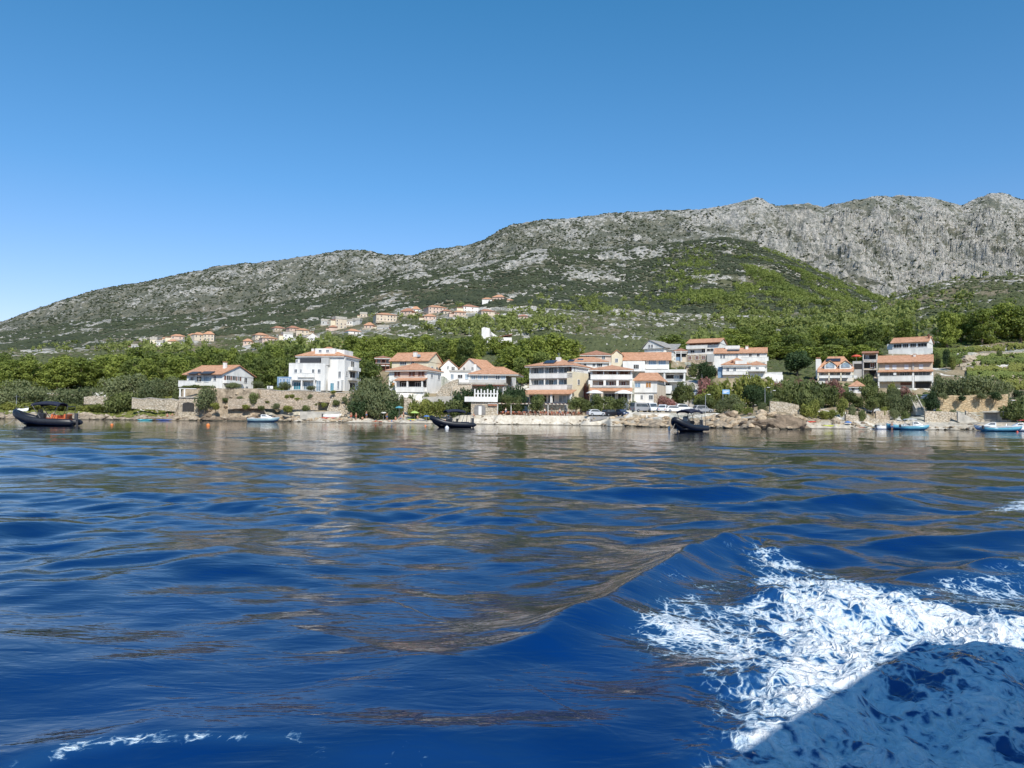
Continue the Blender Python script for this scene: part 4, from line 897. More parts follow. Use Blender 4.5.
def trunk_mb(rg, h, w, kind):
    mb = MB(); th = h*(.85 if kind in ('pine','cone') else .6); r0 = h*.022+.05
    bend = (rg.uniform(-.06,.06)*h, rg.uniform(-.05,.05)*h)
    pts = [(0,0,-1.0),(bend[0]*.3,bend[1]*.3,th*.3),(bend[0],bend[1],th*.65),(bend[0]*.6,bend[1]*.6,th)]
    mb.tube(pts, [r0*1.25,r0,r0*.6,r0*.2], 7)
    for i in range(6):
        z = th*(.35+.09*i); a = i*2.4+rg.random(); l_ = w*.36
        mb.tube([(bend[0]*.6,bend[1]*.6,z),(bend[0]*.6+math.cos(a)*l_*.5,math.sin(a)*l_*.5+bend[1]*.6,z+l_*.18),(math.cos(a)*l_,math.sin(a)*l_,z+l_*.4)], [r0*.42,r0*.28,r0*.1], 5)
    return mb
TPL = {}
def tree_tpl(key, kind, lm, h, w, n, size, var=4, name='pine_tree'):
    out = []
    for v in range(var):
        rg = np.random.default_rng(hash((len(TPL)*31+v*7+3)) % 99999)
        V, Q = leaf_cloud(pine_blobs(rg, h, w, kind), n, size, rg, .3 if kind == 'pine' else .1)
        c = mesh_np('crown', V, Q, lm); t_ = trunk_mb(rg, h, w, kind).build('trunk', TRUNK, None, True)
        COL.objects.unlink(c); COL.objects.unlink(t_); out.append((c, t_))
    TPL[key] = (out, h, w, name)
tree_tpl('pine', 'pine', LPINE, 10, 8, 3400, .30)
tree_tpl('dpine', 'pine', LPINED, 10, 8, 3400, .30, 3)
tree_tpl('olive', 'bush', LOLIVE, 4, 6, 2400, .17, 3, 'olive_tree')
tree_tpl('bush', 'bush', LGREEN, 3, 4, 1700, .17, 3, 'bush')
tree_tpl('ybush', 'bush', LYEL, 3, 4, 1700, .17, 3, 'bush')
tree_tpl('dbush', 'bush', LDARK, 3, 4, 1700, .17, 2, 'bush')
tree_tpl('round', 'round', LGREEN, 6, 5, 2600, .19, 3, 'broadleaf_tree')
tree_tpl('dround', 'round', LDARK, 6, 5.6, 3400, .18, 2, 'broadleaf_tree')
tree_tpl('pink', 'bush', LPINK, 3, 4, 1700, .15, 2, 'oleander_bush')
tree_tpl('cyp', 'cone', LDARK, 8, 2.2, 1500, .18, 1, 'cypress')
def plant(key, px, D, ytop, wpx, label, group=None, cat=None, sink=.15, base=None):
    out, h0, w0, nm = TPL[key]; p = on(px, D)
    if base is not None: p.z = P(px, base, D).z
    top = P(px, ytop, D).z; h_ = max(top-p.z, .5)+sink
    o = empty(nm, (p.x, p.y, p.z-sink), rnd.uniform(0, 6.28), label, cat or nm.split('_')[-1].replace('tree', 'tree'), group)
    w_ = wpx*D/F; o.scale = (w_/w0, w_/w0, h_/h0)
    c, t_ = rnd.choice(out)
    for q in (c, t_):
        n = q.copy(); COL.objects.link(n); n.parent = o
    return o
def row(key, specs, desc, phrase, group, start='from the left'):
    if isinstance(key, str): key = [key]
    for i, s_ in enumerate(sorted(specs, key=lambda q: q[0])):
        lb = f"{ORD[i]} {desc} {start} {phrase}" if len(specs) > 1 else f"{desc} {phrase}"
        plant(key[i % len(key)], *s_[:4], lb, group if len(specs) > 1 else None, base=s_[4] if len(s_) > 4 else None)
# pine belt behind the left shore (back row first)
def jit(a, n, D, top, w_, dt=4, dD=6):
    return [(x+rnd.uniform(-4,4), D+rnd.uniform(-dD,dD), top+rnd.uniform(-dt,dt), w_*rnd.uniform(.8,1.25)) for x in np.linspace(a[0], a[1], n)]
row(['dpine','pine'], jit((-20,128),13,262,357,24,7), 'tall pine', 'in the back row of the left wood', 'pines of the left wood')
row('pine', jit((-14,130),13,238,361,26,7), 'bushy green pine', 'in the front row of the left wood', 'pines of the left wood')
row(['pine','dpine'], jit((140,300),13,250,351,30,5,8), 'pine', 'in the belt behind the white villa', 'pines of the belt behind the villa')
row(['dpine','pine'], jit((136,186),5,228,359,26,3), 'dark pine', 'standing to the left of the white villa', 'pines beside the villa')
row(['pine','dpine'], jit((206,292),8,222,350,25,7), 'tall yellow green pine', 'right behind the roof of the white villa', 'pines behind the villa')
row('dpine', jit((258,292),4,208,361,22,3), 'dark pine', 'between the villa and the three storey house', 'pines beside the three storey house')
row('pine', jit((352,386),4,240,348,24,4), 'pine', 'between the three storey house and the timber loggia house', 'pines between the houses')
row('dpine', [(372,212,362,22),(362,214,358,20)], 'dark pine', 'right of the three storey white house', 'pines between the houses')
row(['pine','dpine'], jit((395,475),9,275,341,22,3,8), 'pine', 'in the belt above the yellow gabled house', 'pines above the yellow house')
row(['pine'], jit((350,520),14,330,338,20,4,14), 'pine', 'in the upper belt below the hamlet', 'pines of the upper belt')
row(['pine'], [(516,250,346,34),(534,246,336,36),(552,250,334,38),(568,256,340,34),(528,238,350,30),(506,262,348,24)], 'large pine', 'in the clump left of and above the hotel roof', 'pines above the hotel')
row('dpine', [(541,232,352,26),(522,228,358,20)], 'dark pine', 'at the foot of the clump above the hotel', 'pines above the hotel')
row(['dpine','pine'], jit((676,800),14,290,338,26,5,10), 'pine', 'in the wood behind the tall white house and row house', 'pines of the wood behind the row house')
row(['pine','dpine'], jit((770,868),10,276,342,26,6,8), 'pine', 'in the wood behind the twin gabled villa', 'pines behind the twin gabled villa')
row(['pine','dpine'], jit((735,880),15,330,329,22,6,14), 'pine', 'in the upper row of the right-hand wood', 'pines of the upper right wood')
row('pine', [(905,330,320,22),(948,300,312,26),(962,310,313,26),(983,300,309,28),(1003,305,304,34),(1022,300,306,34),(1040,305,304,30)], 'broad pine', 'along the top of the vineyard terraces', 'pines above the vineyard')
row('dround', [(798,232,349,34)], 'large round dark green tree', 'left of the twin gabled villa', None)
row('dbush', [(832,246,366,18)], 'dark bush', 'behind the twin gabled villa', None)
# shore olives and scrub on the left
row('olive', [(4,192,388,40),(38,194,386,40),(62,190,387,36),(84,196,384,30)], 'grey green olive tree', 'behind the left inflatable boat', 'olives behind the left boat')
row('olive', [(116,204,374,34),(138,206,373,34),(160,204,376,30),(176,206,374,26),(150,198,380,30),(18,212,378,40)], 'grey green olive tree', 'between the left wood and the villa', 'olives left of the villa')
row('bush', [(118,189,391,26),(128,192,389,20)], 'wild bush', 'growing on the low shore wall', 'bushes on the left shore wall')
row('ybush', [(86,187,404,18),(98,187,403,16),(72,188,403,16),(30,187,402,24),(10,188,401,20),(56,188,401,20)], 'low yellow green bush', 'in the grass strip above the left rocks', 'low bushes of the grass strip')
row('bush', [(186,186,385,14),(196,186,384,16),(207,186,385,16),(177,188,388,14)], 'leafy bush', 'under the balcony of the white villa', 'bushes under the villa balcony')
row('olive', [(205,182,386,24,410)], 'tree with a leaning crown', 'against the terrace wall beside the dark arched opening', None)
row('olive', [(233,186.2,382,18,388.5),(259,187,381,16,388.5),(285,187.5,381,17,389),(311,187.8,385,12,390)], 'rounded shrub', 'along the top of the terrace wall', 'shrubs on top of the terrace wall')
row('bush', [(254,182.6,391,13,404)], 'small tree', 'growing out of the middle terrace below the villa', None)
row('ybush', [(288,180.5,405,14,412),(298,183,397,9,402),(324,182.8,402,7,407),(287,184.8,394,5,398),(268,182.8,400,9,403),(317,182.8,402,6,405)], 'tuft', 'growing on the stone terraces below the three storey house', 'tufts on the terraces')
row('olive', [(362,184,383,34),(378,183,379,34),(366,180,388,36),(388,181,386,28),(380,178,392,30),(370,188,376,30),(396,182,393,16)], 'dense olive tree', 'in the dark grove at the beach', 'olives of the beach grove')
row('dbush', [(360,178,398,20),(392,178,399,18)], 'dark bush', 'at the edge of the beach grove', 'bushes of the beach grove')
row('ybush', [(416,178,399,18),(428,178,397,20),(440,178,399,18)], 'yellow green hedge bush', 'below the stone stair left of the boathouse', 'hedge below the stair')
row('bush', [(453,178,397,22),(464,178,398,18),(411,184,391,12),(402,184,392,10),(427,187,389,12)], 'green hedge bush', 'between the guest house and the boathouse', 'hedge beside the boathouse')
row('dbush', [(468,186,385,20),(458,186,388,18),(487,184,381,20),(498,186,386,18)], 'climbing vine', 'on the pergola behind the balustrade', 'vines on the pergola')
row('dbush', [(512,186,384,18),(520,185,383,16),(506,183,389,16),(517,182,392,20)], 'dark shrub', 'between the boathouse terrace and the hotel', 'shrubs beside the hotel')
row('round', [(507,177,394,16),(517,177,395,14),(537,176,394,20),(576,176,396,18),(586,176,399,16)], 'small bright round-headed tree', 'in front of the hotel terrace', 'trees in front of the hotel')
row('round', [(598,175,394,18),(609,175,396,18),(619,175,397,16),(633,175,401,13)], 'clipped green tree', 'between the parked cars and the seafront house', 'trees behind the parked cars')
row('pink', [(663,184,393,16),(671,185,396,13)], 'pink flowering oleander', 'beside the stone-cornered house', 'oleanders by the vans')
row('pink', [(586,192,379,8)], 'purple bougainvillea', 'on the side wall of the hotel', None)
row('round', [(682,192,381,14),(677,194,387,12),(689,196,383,12)], 'young green tree', 'at the foot of the lane', 'trees at the foot of the lane')
row('dround', [(704,222,361,16),(712,220,364,14)], 'green tree', 'under the stone base of the tall white house', 'trees under the tall white house')
row('pink', [(706,198,372,22),(714,196,378,18)], 'brownish oleander', 'right of the lane below the hip-roofed house', 'oleanders along the lane')
row('ybush', [(712,190,382,20),(702,186,392,18),(724,192,376,24),(745,192,370,28),(758,190,372,24),(768,188,376,22)], 'leafy tree', 'in the thicket below the hip-roofed house', 'thicket below the hip-roofed house')
row('round', [(705,176,394,16),(712,174,398,14),(698,178,399,12)], 'light green shrub', 'behind the right inflatable boat', 'shrubs behind the right boat')
row('olive', [(733,172,394,26),(722,172,399,18)], 'large olive tree', 'behind the riprap by the blue notice board', 'olives by the notice board')
row('dround', [(753,174,384,24),(764,178,388,18)], 'very dark round tree', 'rising behind the riprap', 'dark trees behind the riprap')
row('bush', [(776,186,382,20),(786,184,386,18),(796,186,378,26),(810,188,376,26),(822,190,379,24),(832,188,384,20),(784,190,376,18),(806,176,388,22),(818,180,386,20)], 'leafy shrub', 'in the overgrown slope above the boulder', 'shrubs of the overgrown slope')
row('pink', [(800,196,374,16),(812,196,376,18),(836,196,376,16),(828,197,378,14),(842,190,386,8),(778,188,378,14)], 'pink oleander', 'in the garden below the twin gabled villa', 'oleanders below the twin gabled villa')
row('ybush', [(806,162,402,16),(824,168,410,16),(832,168,409,12),(814,166,398,12)], 'bright bush', 'at the foot of the bank above the small beach', 'bushes above the small beach')
row('round', [(850,184,390,14),(858,182,396,18),(868,184,384,18),(880,182,391,18),(873,178,396,16),(886,180,396,14)], 'garden tree', 'below the patched roof of the garden house', 'garden trees below the garden house')
row('olive', [(890,180,391,18),(900,178,396,20),(908,178,393,20),(914,180,398,16),(896,186,386,16)], 'silvery olive tree', 'on the bank below the apartment house', 'olives below the apartment house')
row('ybush', [(893,194,380,12)], 'golden conifer shrub', 'in front of the apartment house', None)
row('pink', [(907,192,383,16)], 'round pink oleander', 'in front of the apartment house', None)
row('dround', [(932,172,390,15)], 'small dark cypress-like tree', 'at the left end of the brown retaining wall', None)
row('olive', [(945,192,376,30),(960,190,373,34),(976,190,374,34),(992,190,375,30),(1003,192,380,20),(938,196,372,16)], 'big dark olive tree', 'above the brown retaining wall', 'olives above the retaining wall')
row(['bush','dbush','ybush'], [(938,250,350,8),(947,246,347,8),(953,240,355,9),(1001,258,349,6),(1018,200,389,11)], 'self-sown bush', 'on the vineyard terraces', 'bushes on the vineyard terraces')
row(['olive','dbush'], [(944,176.5,393,10,399),(962,176.5,395,9,401),(982,176.5,392,12,399),(996,176.5,391,12,400)], 'shrub', 'spilling over the tan retaining wall', 'shrubs over the tan wall')
row(['ybush','bush','olive'], [(226,184,397,7,402),(241,183.6,396,8,401),(246,182,404,9,409),(262,181.5,405,8,410),(276,181.5,403,9,409),(306,181.5,404,10,411),(336,183,399,9,405),(345,184,396,8,402),(216,181,402,10,410),(310,183.6,394,6,399),(333,186,390,6,394),(292,184.6,394,7,398)], 'small wild shrub', 'on the rubble bank under the villas', 'wild shrubs of the rubble bank')
row(['bush','ybush','olive'], [(738,168,402,14),(748,164,406,12),(762,168,401,12),(775,170,396,12),(842,172,396,12),(852,168,404,10),(862,166,408,9),(894,170,407,12),(884,171,405,10),(905,169,409,10),(938,168,408,8),(952,169,409,8)], 'low shrub', 'scattered on the bare bank above the right shore rocks', 'low shrubs of the right bank')
row('bush', [(1014,162,398,26),(1024,164,392,30),(1008,166,404,18),(1034,164,396,30)], 'dark green bush', 'hanging over the boat shelter', 'bushes over the boat shelter')
row('bush', [(868,204,371,14),(860,200,375,14),(874,200,378,12)], 'vine-green bush', 'under the loggia house', 'bushes under the loggia house')
row('bush', [(668,232,358,10),(680,228,364,12),(674,218,367,12),(693,236,361,10)], 'bush', 'between the long orange-roofed building and the lane', 'bushes along the upper lane')
# ------------------------------------------------------------------ maquis, far woods and vineyard: masses nobody could count
ph_ = (1+5**.5)/2
ICO = np.array([(-1,ph_,0),(1,ph_,0),(-1,-ph_,0),(1,-ph_,0),(0,-1,ph_),(0,1,ph_),(0,-1,-ph_),(0,1,-ph_),(ph_,0,-1),(ph_,0,1),(-ph_,0,-1),(-ph_,0,1)])/math.sqrt(1+ph_*ph_)
ICF = np.array([(0,11,5),(0,5,1),(0,1,7),(0,7,10),(0,10,11),(1,5,9),(5,11,4),(11,10,2),(10,7,6),(7,1,8),(3,9,4),(3,4,2),(3,2,6),(3,6,8),(3,8,9),(4,9,5),(2,4,11),(6,2,10),(8,6,7),(9,8,1)])
def blobs_mesh(name, pos, rad, m, rg, squash=.7):
    n = len(pos); j = rg.uniform(.65, 1.25, (n, 12, 1)); V = ICO[None]*j*rad[:,None,None]; V[:,:,2] *= squash
    V = V+pos[:,None,:]; Fx = ICF[None]+12*np.arange(n)[:,None,None]
    return mesh_np(name, V.reshape(-1,3), Fx.reshape(-1,3), m)
def tufts_mesh(name, pos, hgt, wid, m, rg, k=70, nb=6):
    tp = []
    for v in range(6):
        bl = [(rg.normal()*.2, rg.normal()*.2, rg.uniform(.3,.8), rg.uniform(.18,.3), rg.uniform(.18,.3), rg.uniform(.14,.24)) for _ in range(nb)]+[(0,0,.5,.3,.3,.38)]
        tp.append(leaf_cloud(bl, k, .14, rg)[0])
    tp = np.array(tp); ch = rg.integers(0, 6, len(pos)); V = tp[ch].copy(); a = rg.uniform(0, 6.28, len(pos)); ca, sa = np.cos(a)[:,None], np.sin(a)[:,None]
    x = V[:,:,0]*ca-V[:,:,1]*sa; y = V[:,:,0]*sa+V[:,:,1]*ca
    V[:,:,0] = x*wid[:,None]; V[:,:,1] = y*wid[:,None]; V[:,:,2] *= hgt[:,None]; V += pos[:,None,:]; V = V.reshape(-1,3)
    return mesh_np(name, V, np.arange(len(V)).reshape(-1,4), m)
def scatter(n, t0, t1, d0, d1, dens, rg):
    t_ = rg.uniform(t0, t1, n); d_ = np.exp(rg.uniform(math.log(d0), math.log(d1), n)); z = HZA(t_, d_); x = d_*(t_-512)/F
    py = 416.5-F*(z-CAMZ)/d_+(t_-512)*.0107; keep = rg.random(n) < dens(t_, d_, x, py); return np.stack([x, d_, z], 1)[keep]
gg = lambda v, m_, s_: np.exp(-((v-m_)/s_)**2)
clr = lambda x, d: np.clip((fbm(x/35, d/45, 3, 200)-.36)*5, 0, 1)
rg = np.random.default_rng(3)
def vil(t_, d_, py): # thin out around the hamlet so that houses show
    m_ = np.ones_like(t_)
    for x0, x1, yr, ye, yb, *_ in VIL: m_ *= 1-.98*((t_ > x0-1.5) & (t_ < x1+1.5) & (py > yr) & (py < yb+4))
    return m_
pos = scatter(75000, -60, 1090, 228, 760, lambda t_, d_, x, py: (.22+.5*clr(x, d_))*vil(t_, d_, py)*(1-(d_ < 300)*(t_ > 925)), rg)
kp = np.ones(len(pos), bool); tt_ = 512+F*pos[:,0]/pos[:,1]
for x0, x1, D, dep, zp in PADS: kp &= ~((tt_ > x0-3) & (tt_ < x1+3) & (pos[:,1] > D-4) & (pos[:,1] < D+dep+1))
pos = pos[kp]
tag(blobs_mesh('scrub_cover', pos, rg.uniform(.6, 2.5, len(pos))*np.clip(pos[:,1]/420, .5, 1), LSCRUB, rg), 'dark green maquis scrub dotting the stony lower slopes', 'scrub', kind='stuff')
pos = scatter(150000, -60, 1090, 800, 3000, lambda t_, d_, x, py: np.clip((fbm(x/45, d_/90, 4, 210)-.36)*6, .08, 1)*(1-.75*sstep(1700,1900,d_)*sstep(640,760,t_)), rg)
tag(blobs_mesh('mountain_scrub', pos, rg.uniform(1.2, 4.6, len(pos))*(pos[:,1]/1300)**.3, leaf_mat('mountain_scrub_leaves', (.026,.038,.024), (.08,.095,.05), .02), rg, .6), 'dark scrub speckling the bare limestone mountain', 'scrub', kind='stuff')
def fd(t_, d_, x, py):
    return np.clip(1.1*gg(t_,790,75)*gg(py,320,20)+.5*gg(t_,590,50)*gg(py,305,9)+.9*gg(t_,840,60)*gg(py,325,16)+.35*gg(t_,480,60)*gg(py,328,10)+.6*gg(t_,240,120)*gg(py,350,5)+.04*(t_>900), 0, 1)*np.clip((fbm(x/28, d_/50, 4, 222)-.45)*6, 0, 1)*vil(t_, d_, py)
pos = scatter(26000, -60, 1090, 340, 1000, fd, rg); pos[:,2] -= .4
tag(tufts_mesh('pine_wood', pos, rg.uniform(5, 9.5, len(pos)), rg.uniform(5, 9, len(pos)), LFAR, rg, 46), 'sparse pine wood climbing the slope above the village', 'wood', kind='stuff')
pos = scatter(30000, 600, 960, 860, 1500, lambda t_, d_, x, py: sstep(640,760,t_)*sstep(240,268,py)*(1-sstep(900,940,t_))*np.clip((fbm(x/45, d_/110, 4, 230)-.40)*4.5, 0, .8), rg)
LFARY = leaf_mat('spur_pine_leaves', (.075, .105, .03), (.23, .27, .07), .02)
tag(tufts_mesh('spur_wood', pos, rg.uniform(4, 8, len(pos)), rg.uniform(5, 9, len(pos)), LFARY, rg, 20), 'light green young pine wood covering the rounded spur', 'wood', kind='stuff')
# grass strip on the left and vineyard rows on the right
pos = scatter(9000, -60, 175, 183, 215, lambda t_, d_, x, py: t_*0+.8, rg)
tag(blobs_mesh('dry_grass', pos, rg.uniform(.15, .6, len(pos)), LYEL, rg, .6), 'low green and dry grass above the left shore rocks', 'grass', kind='stuff')
pos = scatter(14000, 640, 930, 186, 270, lambda t_, d_, x, py: clr(x, d_)*.5, rg)
kp = np.ones(len(pos), bool); tt_ = 512+F*pos[:,0]/pos[:,1]
for x0, x1, D, dep, zp in PADS: kp &= ~((tt_ > x0-2) & (tt_ < x1+2) & (pos[:,1] > D-3) & (pos[:,1] < D+dep))
kp &= ~((tt_ > 684-(pos[:,1]-176)*.0) & (tt_ < 700) & (pos[:,1] < 250)); pos = pos[kp]
tag(blobs_mesh('garden_undergrowth', pos, rg.uniform(.3, 1.1, len(pos)), LGREEN, rg, .8), 'green undergrowth between the hillside gardens on the right', 'undergrowth', kind='stuff')
vr = 0
VROWS = [(932+0,1090,340,262,.9,'LVINE'),(934,1090,347,252,1.0,'LYEL'),(930,975,352,246,1.1,'LVINE'),(932,968,358,238,1.1,'LVINE'),(934,962,365,230,1.1,'LVINE'),(975,1090,356.5,242,.7,'LVINE'),(972,1090,363,232,.9,'LVINE'),(968,1090,370,224,1.1,'LYEL'),(968,1090,377,216,1.0,'LVINE'),(1000,1090,385,206,1.1,'LYEL')]
for i, (x0, x1, py, D, th, lm) in enumerate(VROWS):
    D = max([d for d in np.arange(190, 400, 1.) if HZ((lambda p: p.x)(P((x0+x1)/2, py, float(d))), float(d)) < P((x0+x1)/2, py, float(d)).z] or [D])
    n = int((x1-x0)*70); t_ = rg.uniform(x0, x1, n); d_ = D+rg.normal(0, 2.0, n)+(fbm(t_/14, t_*0, 3, 300+i)-.5)*5; k_ = fbm(t_/7, d_/6, 3, 320+i) > .40; t_ = t_[k_]; d_ = d_[k_]; n = len(t_); pz = np.array([HZ(a*(b-512)/F, a) for a, b in zip(d_, t_)])
    pos = np.stack([d_*(t_-512)/F, d_, pz+rg.uniform(.1, 1.1, n)*th], 1)
    tag(blobs_mesh('vine_row', pos, rg.uniform(.18, .42, n), globals()[lm], rg, .8), f"{ORD[i]} band of vines counted downwards on the terraced vineyard", 'vines', 'vine rows of the terraced vineyard')
# ------------------------------------------------------------------ garden, terrace and quay walls
def wall(name, pts, D, m, label, th=.5, D2=None, cat='wall', cap=None, group=None, deep=.8):
    """pts: (px, top py, bottom py) along the wall; D..D2 the distance at its two ends."""
    n = len(pts); D2 = D2 or D; fr = []; bk = []
    for i, (px, yt, yb) in enumerate(pts):
        d_ = D+(D2-D)*i/(n-1); a, b_ = P(px, yt, d_), P(px, yb, d_); c, e = P(px, yt, d_), P(px, yb, d_)
        fr.append((a.x, d_, a.z, b_.z-deep))
    mb = MB(); rs = []
    for x, y, zt, zb in fr: rs.append([(x, y, zb), (x, y, zt), (x, y+th, zt), (x, y+th, zb)])
    mb.loft(rs); root = empty(name, (0, 0, 0), 0, label, cat, group); root['kind'] = 'thing'
    c0 = Vector((fr[0][0], fr[0][1], fr[0][3])); root.location = c0
    mb.v = [tuple(Vector(v)-c0) for v in mb.v]; mb.build('masonry', m, root)
    if cap:
        cb = MB(); cb.loft([[(x, y-.08, zt+.003), (x, y-.08, zt+.14), (x, y+th+.08, zt+.14), (x, y+th+.08, zt+.003)] for x, y, zt, zb in fr])
        cb.v = [tuple(Vector(v)-c0) for v in cb.v]; cb.build('coping', cap, root)
    return root
TAN = stone_mat('tan_earth_wall', (.46, .34, .2), (.5, .4, .26), (.3, .22, .13), 1.1)
wall('terrace_wall', [(219,388.6,397),(235,389.4,397),(262,389,396),(281,391,398),(300,390.5,398),(326,392.5,399),(352,393,401)], 185.3, STONE, 'long upper stone terrace wall right under the white villa and three storey house', D2=187.5, cap=CONC)
wall('terrace_wall', [(228,399.5,406),(245,398.6,405),(262,398.4,405),(280,400,406),(300,399.5,406),(318,401,407)], 182.4, STONE, 'middle stone terrace wall with tufts of green growing on it')
wall('shore_wall', [(84,397,401),(95,395.5,401),(108,396.5,402)], 190, STONEP, 'short pale dry wall segment left of the two wild bushes')
wall('shore_wall', [(132,398,405),(141,399.2,406),(150,398,406),(163,399.5,407),(172,399,408),(180,401,409)], 186, STONEP, 'pale shore wall running up to the dark arched opening', cap=CONC)
wall('quay_wall', [(634,413,419),(660,412.5,419),(716,413,420)], 164.6, CONC, 'concrete edge of the car park above the orange riprap', D2=164.6)
wall('beach_wall', [(300,411.5,416),(340,411.5,416)], 181, CONC, 'low pale wall behind the left end of the beach')
wall('stair_wall', [(436,395,402),(442,386,398),(452,380.5,394),(458,379,392)], 190, STONEP, 'pale stepped garden wall beside the two storey guest house', th=3)
wall('garden_wall', [(423,397,402),(452,396,402)], 184, CONC, 'low concrete wall above the yellow green hedge', th=1)
wall('garden_wall', [(404,397,408),(412,399,410)], 183, STONEP, 'short stone wall at the foot of the guest house steps')
wall('promenade_wall', [(497,415,418),(520,415.6,418),(540,415,418),(566,415.8,418),(588,415,419)], 173.4, STONEP, 'low stone edge of the restaurant terrace along the beach')
wall('bank_wall', [(770,401,416),(784,402,416),(799,405,417)], 163, STONEP, 'pale stone wall behind the big brown boulder')
wall('bank_wall', [(847,411.5,416),(866,411,416)], 172, STONE, 'brown stone wall under the small round garden trees')
wall('bank_wall', [(876,411,418),(890,410.5,419)], 170, STONE, 'brown stone wall piece left of the silvery olives')
wall('ramp_wall', [(846,414,420),(870,418,423),(900,421,425),(922,422,426)], 166, STONEP, 'long concrete ramp wall descending to the right above the small beach', th=.8)
wall('retaining_wall', [(938,397.5,412),(951,395.2,412),(963,395.8,411.5),(980,394.4,411.5),(994,395.5,411),(1008,394,411)], 178, TAN, 'tall tan retaining wall below the big dark olives')
wall('retaining_wall', [(925,411,420),(945,411.5,420),(958,412.5,421)], 166, STONEP, 'pale lower wall between the olives and the boat ramp')
wall('quay', [(925,424.5,429.5),(950,425,430),(976,425,430)], 158.5, CONC, 'grey concrete quay beside the moored white and blue cabin boat', th=4)
wall('slipway_wall', [(958,411.5,418),(970,417,424),(984,425,430)], 164, CONC, 'left concrete cheek wall of the sloping slipway')
wall('slipway_wall', [(966,410.5,416),(979,417,422),(992,422.5,428)], 165.5, STONEP, 'right concrete cheek wall of the sloping slipway')
def ray_ground(px, py, d0=170, d1=700):
    for d_ in np.arange(d0, d1, .7):
        p = P(px, py, float(d_))
        if HZ(p.x, p.y) >= p.z: return p
    return P(px, py, d1)
for i, (x0, x1, py, lb) in enumerate(((972,1060,355,'highest dry stone wall of the vineyard terraces'),(960,1060,362.5,'second dry stone wall down the vineyard terraces'),(962,1060,369.5,'third dry stone wall down the vineyard terraces'),(976,1060,378.5,'lowest dry stone wall of the vineyard terraces'))):
    q = ray_ground((x0+x1)/2, py).y; pts = []
    for px in np.linspace(x0, x1, 9):
        z = HZ(q*(px-512)/F, q); hh = .95*F/q; yy = toPix(q*(px-512)/F, q, z)[1]; pts.append((px, yy-hh*rnd.uniform(.8,1.1), yy+1))
    wall('vineyard_wall', pts, q, STONEP, lb)
wall('lane_wall', [(686,368,374),(700,366,372),(716,368,376)], 236, STONEP, 'stone wall under the dark car high up the lane')
wall('lane_wall', [(700,390,398),(704,384,394),(702,374,384)], 200, STONEP, 'stone wall along the right side of the lane', D2=212)
wall('arched_terrace', [(765,373.5,383),(775,374.5,383.5),(783,375,384)], 214, WHITE, 'white arched terrace wall right of the hip-roofed house', th=3)
wall('chapel_wall', [(465,345,350),(480,344.6,352),(500,345,350)], 412, STONEP, 'grey stone platform wall in front of the hill chapel', th=1)
# boathouse-like dark arch in the shore wall on the left
s_ = House(None, 'cellar', 'stone cellar with a dark arched opening at the foot of the villa terraces', 'cellar', None, (178, 411.5, 181.5, 0, 178, 200, 4))
s_.body(178.5, 198.5, 397.5, STONEP, dep=4); s_.box('roof_slab', 178, 200, 396.6, 397.5, -.3, 4, CONC)
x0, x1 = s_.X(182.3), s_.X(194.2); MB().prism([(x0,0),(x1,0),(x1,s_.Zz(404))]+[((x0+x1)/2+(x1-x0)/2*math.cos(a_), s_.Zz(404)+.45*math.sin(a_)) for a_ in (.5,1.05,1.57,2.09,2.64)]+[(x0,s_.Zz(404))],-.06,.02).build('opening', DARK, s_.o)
for xx in (179.5,184): s_.cols((xx,), 388.5, 396.6, .2, WHITE, .3, 'post')
s_.box('pergola_beam', 178, 196, 388, 388.6, .1, .5, WHITE)
# stone stairs
def stairs(x0, x1, ytop, ybot, D, D2, label, n=12, m=CONC):
    a, b_ = P(x0, ybot, D), P(x1, ybot, D); tp = P(x0, ytop, D2); o = empty('stairs', a, 0, label, 'stairs'); mb = MB(); w_ = b_.x-a.x; dz = (tp.z-a.z)/n; dy_ = (D2-D)/n
    for i in range(n): mb.box(0, w_, i*dy_, (D2-D)+.3, i*dz-1.0*(i==0), (i+1)*dz)
    mb.build('steps', m, o); c = MB()
    for x in (-.25, w_+.002): c.loft([[(x,0,-1),(x+.25,0,-1),(x+.25,0,.5),(x,0,.5)],[(x,D2-D,tp.z-a.z-1),(x+.25,D2-D,tp.z-a.z-1),(x+.25,D2-D,tp.z-a.z+.5),(x,D2-D,tp.z-a.z+.5)]])
    c.build('cheek_wall', m, o)
stairs(917, 923, 397, 411, 175, 178, 'pale concrete stairs between the silvery olives and the tan wall', m=CONC)
stairs(328, 349, 396, 412, 181.5, 187.5, 'wide stone steps leading down from the three storey house to the beach', 14, STONEP)
stairs(452, 470, 385, 396, 186, 191, 'pale steps right of the stepped garden wall', 8, STONEP)
